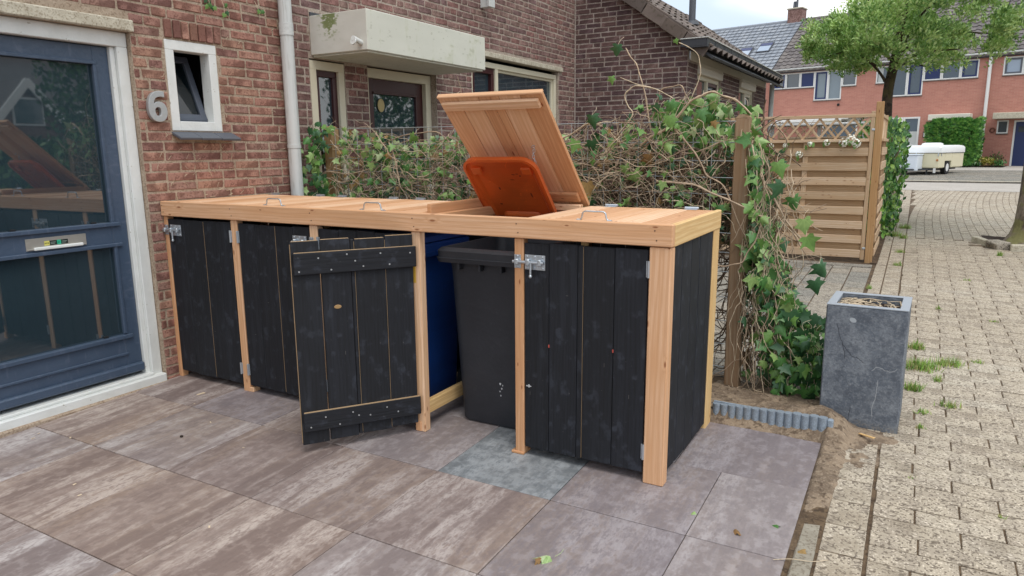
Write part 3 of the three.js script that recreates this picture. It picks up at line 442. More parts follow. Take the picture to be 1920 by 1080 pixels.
  // drainpipe between the two houses
  const dp = put(h, 'drainpipe', cyl(0.049, 0.049, 5.6, 24).translate(0, 2.7, 0), M.pvc, [0.065, 0, -1.137], null, 'grey plastic drainpipe between the houses'); put(dp, 'pipe_socket', cyl(0.0535, 0.0535, 0.09, 24), M.pvc, [0, 2.42, 0]); put(dp, 'pipe_bracket', merge([cyl(0.053, 0.053, 0.025, 24).translate(0, 1.55, 0), G([-0.06, 0], [1.54, 1.56], [-0.01, 0.01])]), M.pvc);
  { const tr = []; for (let i = 0; i < 120; i++) { const y = R() < 0.6 ? rr(1.2, 1.75, R) : rr(1.75, 2.75, R), z = R() < 0.5 ? rr(-0.6, 0.05, R) : rr(-1.05, 0.05, R); if (y > 1.6 && y < 2.26 && z < -0.1 && z > -0.55) continue; let p = [], a = R() * 6.28, q = [y, z]; for (let k = 0; k < 4; k++) { p.push([0.006, q[0], q[1]]); a += gauss(R) * 0.7; const l = rr(0.006, 0.018, R); q = [q[0] + l * Math.sin(a), q[1] + l * Math.cos(a)]; } tr.push(tube(p, rr(0.0011, 0.0022, R), 6, 4)); } put(h, 'ivy_root_traces', merge(tr), M.stem[3]).userData.kind = 'stuff'; }
  put(h, 'roof', G([-6.2, 0.3], [5.6, 5.8], [-1.13, 5.2]), M.tileBrown[0]);
}
// ---------- neighbour's house ----------
{
  const h = thing('brick_house', 'brown brick house with cream canopy over a dark red door, behind the ivy fence', 'house'), R = rngOf(202);
  const holes = [[1.42, 1.83, 0.9, 2.246], [2.122, 3.174, -0.05, 2.262], [3.842, 6.027, 0.9, 2.538]];
  brickWall(h, { outline: [[1.136, -0.1], [6.556, -0.1], [6.556, 6], [1.136, 6]], holes, skip: [...holes, [1.44, 3.19, 2.26, 2.58], [3.80, 6.13, 2.5, 2.6]], s0: 1.15, s1: 6.54, y0: -0.045, y1: 4.4, rot: [0, Math.PI / 2, 0] }, M.brickFar, M.mortarFar, R, (s, y) => [0, y, -s]);
  put(h, 'interior', hollow([-6, -0.115], [-0.1, 6], [-6.55, -1.14]), M.inside);
  // canopy box with its drain spout
  const c = put(h, 'canopy', merge([G([0.0, 0.59], [2.268, 2.57], [-3.17, -1.45], 0.006)]), M.canopy, null, null, 'cream rendered canopy with green stains');
  { const g = c.geometry, p = g.attributes.position, uv = g.attributes.uv, n = g.attributes.normal; for (let i = 0; i < p.count; i++) { if (Math.abs(n.getX(i)) > 0.6) uv.setXY(i, -p.getZ(i), p.getY(i) - 2.26); else uv.setXY(i, p.getX(i) * 1.1 + 5, p.getZ(i)); } }
  put(c, 'canopy_end', sbox(0.58, 0.292, 0.006).translate(0.296, 2.419, -1.4475), M.canopyEnd); { const g = c.children[0].geometry, p = g.attributes.position, uv = g.attributes.uv; for (let i = 0; i < p.count; i++) uv.setXY(i, p.getX(i) + 0.1, p.getY(i) - 2.25); }
  put(c, 'soffit_lip', merge([G([0.0, 0.57], [2.255, 2.268], [-3.15, -1.47], 0.003)]), M.canopy);
  put(c, 'drain_spout', merge([cyl(0.02, 0.02, 0.1, 14).rotateX(Math.PI / 2 - 0.25), cyl(0.026, 0.026, 0.012, 14).rotateX(Math.PI / 2 - 0.25).translate(0, -0.012, 0.046)]), M.white, [0.53, 2.335, -1.40]);
  put(c, 'flashing', merge([G([0, 0.012], [2.57, 2.6], [-3.17, -1.45])]), M.darkGrey);
  // narrow side window
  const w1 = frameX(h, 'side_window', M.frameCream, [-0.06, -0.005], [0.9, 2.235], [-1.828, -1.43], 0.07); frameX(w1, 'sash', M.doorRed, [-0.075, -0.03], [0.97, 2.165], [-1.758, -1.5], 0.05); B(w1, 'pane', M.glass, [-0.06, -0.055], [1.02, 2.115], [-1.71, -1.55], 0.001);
  // front door
  const f = frameX(h, 'door_frame', M.frameCream, [-0.15, -0.07], [0, 2.25], [-3.17, -2.13], 0.085, null, false);
  const d = put(h, 'front_door', merge([G([-0.16, -0.115], [0.05, 2.165], [-3.085, -2.975]), G([-0.16, -0.115], [0.05, 2.165], [-2.325, -2.215]), G([-0.16, -0.115], [2.045, 2.165], [-2.975, -2.325]), G([-0.16, -0.115], [0.05, 0.7], [-2.975, -2.325]), G([-0.118, -0.1], [2.03, 2.05], [-2.985, -2.315])]), M.doorRed, null, null, 'dark red glazed front door');
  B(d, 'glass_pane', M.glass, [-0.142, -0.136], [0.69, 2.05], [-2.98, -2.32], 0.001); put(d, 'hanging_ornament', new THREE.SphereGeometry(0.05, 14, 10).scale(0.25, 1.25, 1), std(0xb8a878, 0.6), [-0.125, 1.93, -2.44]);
  // living room window
  const lw = frameX(h, 'living_room_window', M.frameCream, [-0.11, -0.03], [0.9, 2.49], [-6.02, -3.85], 0.06); B(lw, 'mullion', M.frameCream, [-0.11, -0.03], [0.96, 2.43], [-4.47, -4.41], 0.004); frameX(lw, 'opening_sash', M.doorRed, [-0.12, -0.05], [0.97, 2.425], [-4.405, -3.92], 0.06); frameX(lw, 'fixed_bead', M.frameCream, [-0.1, -0.06], [0.96, 2.43], [-5.96, -4.475], 0.03);
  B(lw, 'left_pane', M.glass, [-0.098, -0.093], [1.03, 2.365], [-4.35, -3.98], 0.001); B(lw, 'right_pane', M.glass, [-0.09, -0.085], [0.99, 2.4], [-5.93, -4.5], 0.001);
  B(lw, 'curtain', M.curtain, [-0.30, -0.27], [0.9, 2.5], [-5.95, -5.72], 0.01); put(lw, 'blind_slat', merge([0, 1, 2].map((i) => G([-0.2, -0.16], [2.02 + i * 0.14, 2.05 + i * 0.14], [-4.35, -3.98]))), M.whiteFar);
  B(h, 'lintel', M.concrete, [-0.08, 0.03], [2.535, 2.592], [-6.12, -3.80], 0.005); B(h, 'window_sill', M.slate, [-0.1, 0.06], [0.85, 0.9], [-6.06, -3.82], 0.004);
  put(h, 'expansion_joint', G([0, 0.02], [0, 6], [-6.552, -6.535]), M.mortarGarage);
  put(h, 'wall_bracket', merge([G([0, 0.1], [3.04, 3.22], [-4.13, -4.05]), G([0.1, 0.13], [3.04, 3.3], [-4.15, -4.03])]), M.pvc);
  put(h, 'vine_tendril', merge([tube([[0.03, 2.27, -3.52], [0.03, 2.1, -3.58], [0.035, 2.02, -3.5], [0.03, 1.85, -3.6]], 0.004, 12, 4), tube([[0.03, 2.12, -3.56], [0.03, 2.06, -3.42], [0.03, 2.0, -3.38]], 0.003, 8, 4)]), M.stem[3]);
  put(h, 'roof', G([-6.2, 0.3], [6, 6.2], [-6.55, -1.14]), M.tileBrown[0]);
}
// ---------- lean-to extension with the tiled roof ----------
{
  const h = thing('brick_extension', 'brown brick extension with sloping tiled roof, gutter and two shuttered windows', 'extension'), R = rngOf(203), zg = -6.557, xw = 1.607;
  const rake = (x) => 4.05 - 0.73 * x;                       // underside of the roof
  brickWall(h, { outline: [[0.002, -0.1], [xw, -0.1], [xw, 2.87], [0.002, 4.04]], s0: 0.012, s1: xw - 0.002, y0: -0.05, y1: 4.0, limit: (y) => (4.03 - y) / 0.73, pos: [0, 0, zg] }, M.brickGarage, M.mortarGarage, R, (s, y) => [s, y, zg]);
  // front wall facing the street
  brickWall(h, { outline: [[6.66, -0.1], [12.0, -0.1], [12.0, 2.66], [6.66, 2.66]], holes: [[7.05, 8.4, 1.0, 2.655], [9.68, 10.95, 1.0, 2.655]], s0: 6.57, s1: 12, y0: -0.05, y1: 2.66, pos: [xw, 0, 0], rot: [0, Math.PI / 2, 0] }, M.brickGarage, M.mortarGarage, R, (s, y) => [xw, y, -s]);
  put(h, 'interior', hollow([0.02, 1.49], [-0.1, 2.6], [-11.98, -6.67]), M.inside);
  B(h, 'fascia_board', M.creamFar, [xw, xw + 0.02], [2.64, 2.76], [-12.0, -6.66], 0.003);
  [[7.06, 8.39], [9.69, 10.94]].forEach(([a, b], i) => {
    const w = frameX(h, 'window', M.frameCream, [xw - 0.09, xw - 0.03], [1.0, 2.5], [-b, -a], 0.06); B(w, 'shutter_box', M.creamFar, [xw - 0.09, xw + 0.035], [2.5, 2.652], [-b, -a], 0.008); B(w, 'shutter_box_lip', M.creamFar, [xw + 0.035, xw + 0.045], [2.585, 2.6], [-b, -a]);
    B(w, 'mullion', M.frameCream, [xw - 0.085, xw - 0.03], [1.06, 2.44], [-(a + b) / 2 - 0.04, -(a + b) / 2 + 0.04], 0.004);
    frameX(w, 'sash', i ? M.frameCream : M.doorRed, [xw - 0.08, xw - 0.045], [1.06, 2.44], [-b + 0.06, -(a + b) / 2 - 0.04], 0.05);
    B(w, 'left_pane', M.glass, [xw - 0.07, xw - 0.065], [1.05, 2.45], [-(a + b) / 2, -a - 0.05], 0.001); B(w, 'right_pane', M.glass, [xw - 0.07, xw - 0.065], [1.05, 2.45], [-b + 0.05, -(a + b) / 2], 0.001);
    B(w, 'curtain', M.curtain, [xw - 0.28, xw - 0.25], [1.0, 2.5], [-(a + b) / 2 + 0.05, -a - 0.1], 0.01);
  });
  // roof: boarding, verge tiles, gutter, tiles
  const ang = Math.atan(0.73), z1 = -6.47, z0 = -12.05, roof = put(h, 'roof', G([-0.05, 2.42], [-0.03, 0], [z0 + 0.03, -6.5], 0, 1).rotateZ(-ang).translate(0, 4.07, 0), M.darkGrey);
  const tw = 0.3, tl = 0.34, prof = (() => { const n = 8, pos = [], uv = [], idx = []; for (let j = 0; j < 2; j++) for (let k = 0; k < 2; k++) for (let i = 0; i <= n; i++) { const u = i / n, y = 0.028 * Math.sin(u * 6.283 - 0.9) + (j ? 0.034 : 0.006) - k * 0.014; pos.push(j ? tl + 0.03 : 0, y, -(u - 0.5) * (tw + 0.03)); uv.push(u * tw, j * tl); } const m = n + 1; for (let i = 0; i < n; i++) { const a = i, c = 2 * m + i; idx.push(a, a + 1, c, a + 1, c + 1, c); const b = m + i, e = 3 * m + i; idx.push(b, e, b + 1, b + 1, e, e + 1); idx.push(c, c + 1, e, c + 1, e + 1, e); } const g = new THREE.BufferGeometry(); g.setAttribute('position', new THREE.Float32BufferAttribute(pos, 3)); g.setAttribute('uv', new THREE.Float32BufferAttribute(uv, 2)); g.setIndex(idx); g.computeVertexNormals(); return toCreasedNormals(g, 0.6); })();
  globalThis.__tile = prof;
  for (let r = 0; r < 7; r++) for (let c = 0; c < 18; c++) { const s = 2.33 - (r + 1) * tl + 0.0, zz = z1 - 0.17 - c * (z1 - z0 - 0.1) / 18; put(roof, 'roof_tile', prof, M.tileBrown[(R() * 4) | 0], [s * Math.cos(ang) + 0.045 * Math.sin(ang), 4.07 - s * Math.sin(ang) + 0.045 * Math.cos(ang) + rr(-0.004, 0.004, R), zz], [rr(-0.012, 0.012, R), rr(-0.012, 0.012, R), -ang]); }
  for (const [zv, nm] of [[z1, 'verge_tile'], [z0, 'verge_tile']]) for (let r = 0; r < 7; r++) { const s = 2.31 - (r + 0.5) * tl, g = cbox(tl + 0.02, 0.15 - 0.001 * r, 0.03, 0.004, R); put(roof, nm, g, M.tileBrown[(r * 3) % 4], [s * Math.cos(ang) - 0.005 * Math.sin(ang), 4.07 - s * Math.sin(ang) + 0.0, zv + 0.012], [0, 0, -ang + 0.03]); put(roof, 'verge_cap', cbox(tl + 0.02, 0.03, 0.13, 0.008, R), M.tileBrown[r % 4], [s * Math.cos(ang) + 0.085 * Math.sin(ang), 4.07 - s * Math.sin(ang) + 0.085 * Math.cos(ang), zv - 0.045], [0, 0, -ang + 0.05]); }
  const gu = put(h, 'gutter', merge([G([xw + 0.02, xw + 0.30], [2.755, 2.772], [-12.1, -6.36]), G([xw + 0.285, xw + 0.30], [2.772, 2.865], [-12.1, -6.36]), G([xw - 0.04, xw + 0.285], [2.772, 2.86], [-6.375, -6.36]), G([xw + 0.02, xw + 0.285], [2.772, 2.86], [-12.1, -12.085])]), M.darkGrey, null, null, 'dark grey box gutter');
  put(gu, 'gutter_rim', merge([G([xw + 0.278, xw + 0.312], [2.862, 2.874], [-12.1, -6.35]), G([xw - 0.05, xw + 0.278], [2.862, 2.874], [-6.385, -6.35])]), M.pvc);
  for (let i = 0; i < 12; i++) B(gu, 'gutter_bracket', M.darkGrey, [xw + 0.3, xw + 0.308], [2.768, 2.86], [-6.8 - i * 0.46, -6.775 - i * 0.46], 0.002);
  put(gu, 'soffit', merge(Array.from({ length: 6 }, (_, i) => G([xw + 0.022, xw + 0.28], [2.742, 2.755], [-7.42 - i * 0.93, -6.50 - i * 0.93], 0.003))), M.darkGrey);
  put(h, 'drainpipe', merge([cyl(0.045, 0.045, 2.7, 16).translate(0, 1.35, 0)]), M.pvc, [xw + 0.14, 0, -11.95]); put(h, 'corner_board', G([xw - 0.08, xw + 0.01], [0, 2.66], [-12.06, -12.005]), M.doorRed);
  put(h, 'flue_pipe', merge([cyl(0.055, 0.055, 1.5, 16).translate(0, 0.7, 0), cyl(0.1, 0.12, 0.06, 16).translate(0, 0.02, 0)]), M.slate, [0.9, 3.5, -9.22]);
}

// ---------- bin store ----------
const TILT = -0.0051;
{
  const R = rngOf(301), pick = (a) => a[(R() * a.length) | 0];
  const st = thing('bin_store', 'long wooden bin store with black plank doors, one door and one lid open', 'bin store'); st.rotation.z = TILT;
  const foot = (x) => 0.0003 * x - 0.002, D = 0.863, Lx = 3.43, Hh = 1.2;
  const P = (parent, name, m, x, y, z, b = 0.004, label) => B(parent, name, m, x, y, z, b, label);
  // posts, front and back
  for (const [a, b] of [[0.0, 0.036], [0.648, 0.705], [1.312, 1.373], [2.038, 2.092], [2.656, 2.706]]) { P(st, 'post', pick(M.fir), [a, b], [foot(a), 1.102], [-0.052, -0.002]); P(st, 'post', M.firPale, [a, b], [foot(a), 1.12], [-D + 0.02, -D + 0.07]); }
  P(st, 'corner_post', M.fir[0], [3.332, 3.428], [foot(3.4), 1.0995], [-0.058, 0.004], 0.004); P(st, 'corner_post', M.firPale, [3.39, 3.428], [foot(3.4), 1.13], [-D, -D + 0.112]);
  P(st, 'post_foot', M.fir[1], [2.635, 2.706], [0.0, 0.014], [-0.075, 0.004], 0.003); P(st, 'post_foot', M.fir[1], [2.03, 2.066], [0.0, 0.055], [-0.05, 0.004], 0.003); P(st, 'post_foot', M.fir[2], [0.66, 0.735], [0.0, 0.03], [-0.06, -0.004], 0.003);
  put(st, 'paint_mark', G([2.044, 2.062], [0.83, 0.94], [-0.002, -0.0005], 0.0004), std(0xcfa63a, 0.8), null, null, 'smear of yellow paint');
  // boards round the top
  P(st, 'front_rail', M.fir[0], [0.0, Lx + 0.004], [1.1035, Hh], [-0.028, 0.012], 0.004);
  P(st, 'side_rail', M.firPale, [Lx - 0.024, Lx + 0.003], [1.1005, Hh - 0.002], [-D, -0.0285], 0.004); P(st, 'back_rail', M.firPale, [0, Lx - 0.025], [1.1, 1.168], [-D, -D + 0.03]); P(st, 'side_rail', M.firPale, [0, 0.024], [1.1, 1.168], [-D + 0.03, -0.03]);
  put(st, 'rail_screw', merge([0.02, 0.676, 1.342, 2.064, 2.68, 3.36].flatMap((x) => [[x - 0.004, 1.172], [x + 0.005, 1.13]].map(([p, q]) => new THREE.CylinderGeometry(0.0034, 0.0034, 0.002, 9).rotateX(Math.PI / 2).translate(p, q, 0.0122)))), std(0x5e4636, 0.8));
  // dividers: rails between the bays
  for (const x of [0.66, 1.33, 2.05, 2.665]) { P(st, 'divider_rail', M.firPale, [x, x + 0.034], [0.088, 0.162], [-D + 0.07, -0.053]); P(st, 'divider_rail', M.firPale, [x, x + 0.034], [1.10, 1.166], [-D + 0.07, -0.03]); }
  put(st, 'raised_divider', cbox(0.026, 0.055, 0.70, 0.003), M.firTop[1], [2.062, 1.208, -0.485]); P(st, 'raised_divider', M.fir[1], [2.09, 2.116], [1.13, 1.186], [-0.75, -0.035]); P(st, 'lid_bearer', M.firLid[2], [2.40, 2.665], [1.17, 1.206], [-0.80, -0.755]);
  // back and side planking
  for (let x = 0.04, i = 0; x < 3.38; x += 0.151, i++) P(st, 'back_plank', M.black[i % 3], [x, Math.min(x + 0.147, 3.388)], [0.05, 1.1], [-D + 0.004, -D + 0.02]);
  let zz = -0.0605; for (const w of [0.148, 0.149, 0.149, 0.149, 0.148, 0.024]) { P(st, 'side_plank', pick(M.black), [3.404, 3.422 + rr(-0.002, 0.001, R)], [0.035 + R() * 0.01, 1.099], [zz - w + 0.005, zz], 0.003); zz -= w; }
  for (let z = -0.0605, i = 0; i < 5; i++, z -= 0.15) P(st, 'left_plank', M.black[i % 3], [0.006, 0.022], [0.05, 1.1], [Math.max(z - 0.147, -D + 0.08), z]);
  // hardware
  const screws = (parent, pts, z) => { const g = new THREE.CylinderGeometry(0.0038, 0.0042, 0.003, 10).rotateX(Math.PI / 2); for (const [x, y] of pts) put(parent, 'screw', g, M.screw, [x, y, z]); };
  function bolt(parent, x, y, z, dir = 1) {     // sliding bolt: plate on the door, keeper on the post
    const o = (p, q) => [p * dir, q * dir].sort((m, n) => m - n), gs = [G(o(0, 0.108), [-0.036, 0.036], [0, 0.003], 0.002), cyl(0.0075, 0.0075, 0.165, 12).rotateZ(Math.PI / 2).translate(0.022 * dir, 0, 0.013), G(o(0.012, 0.03), [-0.016, 0.016], [0.003, 0.024], 0.004), G(o(0.075, 0.093), [-0.016, 0.016], [0.003, 0.024], 0.004),
      cyl(0.005, 0.006, 0.06, 10).translate(0.038 * dir, -0.034, 0.018), new THREE.SphereGeometry(0.009, 10, 8).translate(0.038 * dir, -0.066, 0.018), G(o(-0.058, -0.022), [-0.033, 0.033], [-0.001, 0.0025], 0.002), G(o(-0.05, -0.03), [-0.014, 0.014], [0.0025, 0.024], 0.004)];
    for (const [p, q] of [[0.012, 0.027], [0.012, -0.027], [0.054, 0.027], [0.054, -0.027], [0.096, 0.027], [0.096, -0.027], [-0.04, 0.026], [-0.04, -0.026]]) gs.push(new THREE.SphereGeometry(0.0055, 8, 5).scale(1, 1, 0.5).translate(p * dir, q, 0.004));
    return put(parent, 'bolt', merge(gs), M.galv, [x, y, z]);
  }
  const hinge = (parent, x, y, z) => put(parent, 'hinge', merge([cyl(0.0065, 0.0065, 0.075, 10), G([-0.012, 0.012], [-0.036, 0.036], [-0.006, -0.003], 0.001)]), M.galv, [x, y, z]);
  // closed doors
  function door(x0, x1, seams, gaps, label, hx, extra) {
    const d = sub(st, 'door', [x0, 0, 0], null, label); let a = 0; const xs = [...seams.map((s) => s - x0), x1 - x0];
    xs.forEach((e, i) => { const g = gaps[i] || 0.0025; P(d, 'plank', pick(M.black), [a, e - g], [0.045 + rr(-0.004, 0.004, R), 1.084 + rr(-0.003, 0.003, R)], [-0.022, -0.004 + rr(-0.0015, 0.0015, R)], 0.0025); if (gaps[i]) { P(d, 'bare_edge', M.rawEdge, [e - g + 0.0002, e - g + 0.0016], [0.05, 1.08], [-0.021, -0.0075], 0.0005); } a = e; });
    put(d, 'inner_batten', merge([G([0.01, x1 - x0 - 0.01], [0.92, 1.015], [-0.04, -0.023]), G([0.01, x1 - x0 - 0.01], [0.12, 0.215], [-0.04, -0.023])]), M.black[0]);
    for (const y of [1.0, 0.15]) hinge(d, hx - x0, y, 0.002); return d;
  }
  const d1 = door(0.042, 0.642, [0.20, 0.389, 0.52], [0, 0.006, 0], 'leftmost black door, shut', 0.644); bolt(d1, 0.02, 1.012, -0.003);
  const d2 = door(0.711, 1.306, [0.86, 1.031, 1.175], [0, 0.006, 0], 'second black door from the left, shut', 0.708); bolt(d2, 0.575, 1.0, -0.003, -1);
  door(1.379, 2.032, [1.53, 1.66, 1.79, 1.90], [0, 0, 0, 0], 'third black door, shut behind the open one', 1.376);
  const d5 = door(2.711, 3.327, [2.843, 2.99, 3.019, 3.171], [0, 0, 0.004, 0], 'rightmost black door, shut', 3.33); bolt(d5, 0.004, 0.99, -0.003);
  put(d5, 'scuff', merge([G([0.008, 0.036], [0.366, 0.371], [-0.004, -0.0022], 0.0004), G([0.02, 0.027], [0.362, 0.377], [-0.004, -0.002], 0.0004)]), M.scuff); put(d5, 'sealant_blob', merge([G([0.13, 0.136], [0.58, 0.595], [-0.004, 0.001], 0.001), G([0.457, 0.463], [0.60, 0.615], [-0.004, 0.001], 0.001)]), std(0xa8483c, 0.7));
  // the open door, seen from inside: hinged on the fourth post, swung out past its neighbours
  const od = sub(st, 'open_door', [2.045, 0, 0.006], [0, -126 * Math.PI / 180, 0], 'black plank door swung open, its battens and screws showing'); {
    let a = 0.0; const es = [0.148, 0.305, 0.325, 0.478, 0.612];
    es.forEach((e, i) => { const gap = [0.003, 0.003, 0.003, 0.007, 0][i]; P(od, 'plank', M.black[[0, 1, 2, 0, 1][i]], [a, e - gap], [0.038 + [0.02, 0.012, 0.012, 0.006, 0][i], 1.085 + [0.004, -0.004, -0.004, 0.003, 0][i]], [-0.02, -0.0015], 0.0022); if (i !== 2) P(od, 'bare_edge', M.rawEdge, [a + 0.004, e - gap - 0.004], [1.0852 + [0.004, -0.004, -0.004, 0.003, 0][i], 1.0868 + [0.004, -0.004, -0.004, 0.003, 0][i]], [-0.019, -0.003], 0.0006); a = e; });
    P(od, 'bare_edge', M.rawEdge, [0.613, 0.6148], [0.05, 1.072], [-0.02, -0.002], 0.0006); for (const x of [0.146, 0.3035]) P(od, 'bare_edge', M.rawEdge, [x, x + 0.0014], [0.06, 1.07], [-0.0195, -0.003], 0.0006);
    for (const [nm, y0, y1] of [['upper_batten', 0.922, 1.03], ['lower_batten', 0.112, 0.212]]) { P(od, nm, M.black[2], [-0.012, 0.604], [y0, y1], [-0.040, -0.0205], 0.003); P(od, 'bare_edge', M.rawEdge, [-0.008, 0.6], [y1 + 0.0002, y1 + 0.0022], [-0.038, -0.023], 0.0006); screws(od, (nm[0] === 'u' ? [[-0.275, 0.022], [-0.12, 0.03], [-0.165, -0.03], [-0.03, -0.03], [0.01, 0.0], [0.05, 0.036], [0.13, -0.036], [0.19, 0.026], [0.285, -0.036]] : [[-0.18, -0.014], [-0.03, -0.008], [0.03, 0.0], [0.06, 0.022], [0.13, -0.032], [0.20, 0.018], [0.275, -0.026], [-0.12, 0.02]]).map(([p, q]) => [p + 0.296, q + (y0 + y1) / 2]), -0.0415); }
    for (const y of [0.97, 0.15]) put(od, 'hinge', merge([cyl(0.0065, 0.0065, 0.075, 10), G([-0.035, 0.0], [-0.034, 0.034], [0.003, 0.006], 0.001), G([0.0, 0.035], [-0.034, 0.034], [-0.024, -0.021], 0.001)]), M.galv, [-0.01, y, -0.008]);
    put(od, 'knot', new THREE.CylinderGeometry(0.016, 0.013, 0.003, 14).rotateX(Math.PI / 2).scale(1.25, 0.7, 1), std(0xa8906a, 0.8, { map: woodMap }), [0.40, 0.745, -0.0205]);
  }
  // lids
  function lid(x0, x1, n, label) {
    const l = sub(st, 'lid', [(x0 + x1) / 2, 1.17, -D], null, label), w = (x1 - x0) / n;
    for (let i = 0; i < n; i++) P(l, 'plank', M.firTop[(i * 2 + (x0 * 10 | 0)) % 3], [x0 - (x0 + x1) / 2 + i * w + 0.0012, x0 - (x0 + x1) / 2 + (i + 1) * w - 0.0012], [0.001, 0.0235 + rr(-0.001, 0.001, R)], [0.004, D - 0.0295], 0.002);
    for (const x of [-0.23, 0.23]) put(l, 'lid_hinge', merge([cyl(0.007, 0.007, 0.075, 10).rotateZ(Math.PI / 2).translate(0, 0.031, -0.004), G([-0.034, 0.034], [0.0242, 0.027], [0.0, 0.035], 0.001), G([-0.034, 0.034], [-0.02, 0.028], [-0.01, -0.007], 0.001)]), M.galv, [x, 0, 0]);
    return l;
  }
  const grip = (l, x) => put(l, 'lid_handle', merge([tube([[-0.085, 0.026, 0], [-0.068, 0.027, 0], [-0.062, 0.034, 0], [-0.055, 0.058, 0], [-0.046, 0.064, 0], [0, 0.065, 0], [0.046, 0.064, 0], [0.055, 0.058, 0], [0.062, 0.034, 0], [0.068, 0.027, 0], [0.085, 0.026, 0]], 0.0042, 44, 6), G([-0.088, -0.066], [0.0238, 0.027], [-0.009, 0.009], 0.001), G([0.066, 0.088], [0.0238, 0.027], [-0.009, 0.009], 0.001)]), M.galv, [x, 0, D - 0.085]);
  lid(0.002, 0.676, 5, 'leftmost shut lid'); grip(lid(0.678, 1.342, 5, 'second shut lid with a bow handle'), -0.06); grip(lid(1.344, 2.047, 5, 'third shut lid with a bow handle'), 0.02); grip(lid(2.683, 3.403, 5, 'rightmost shut lid with a bow handle'), -0.01);
  // raised lid
  const rl = sub(st, 'open_lid', [2.366, 1.188, -D + 0.004], [-44.5 * Math.PI / 180, 0, 0], 'raised wooden lid showing its underside'); {
    const Ld = 0.85, edges = [-0.312, -0.187, -0.062, 0.012, 0.062, 0.187, 0.312]; for (let i = 0; i < 6; i++) P(rl, 'plank', M.firLid[(i * 2) % 3], [edges[i] + 0.0012, edges[i + 1] - 0.0012], [0.0, 0.022], [0.002, Ld], 0.0025);
    P(rl, 'front_batten', M.firLid[2], [-0.295, 0.285], [-0.02, -0.0005], [Ld - 0.075, Ld - 0.02]); P(rl, 'rear_batten', M.firLid[1], [-0.28, 0.28], [-0.02, -0.0005], [0.06, 0.13]); P(rl, 'front_lip', M.firTop[0], [-0.313, 0.313], [-0.004, 0.024], [Ld + 0.0005, Ld + 0.014]);
    for (const x of [-0.23, 0.23]) put(rl, 'lid_hinge', merge([cyl(0.007, 0.007, 0.075, 10).rotateZ(Math.PI / 2), G([-0.034, 0.034], [0.0225, 0.025], [0.0, 0.035], 0.001)]), M.galv, [x, 0, 0]);
    put(rl, 'screw_eye', new THREE.TorusGeometry(0.009, 0.002, 6, 14), M.galv, [0.135, -0.01, 0.50]);
  }
  st.updateMatrixWorld(true);
}
// chain from the wooden lid to the orange lid
{
  const c = thing('lid_chain', 'short steel chain hanging between the raised wooden lid and the orange bin lid', 'chain', [2.502, 1.40, -0.52]); const n = 10, g = new THREE.TorusGeometry(0.0075, 0.0018, 6, 14).scale(0.8, 1.35, 1);
  for (let i = 0; i < n; i++) put(c, 'chain_link', g, M.galv, [0.004 * Math.sin(i), 0.004 + i * 0.0152, 0.004 * Math.cos(i * 1.3)], [0, (i % 2) * Math.PI / 2 + 0.3, 0.05 * Math.sin(i * 2)]); put(c, 'snap_hook', new THREE.TorusGeometry(0.011, 0.0024, 6, 16), M.galv, [0, -0.012, 0], [0, 0.6, 0]);
}
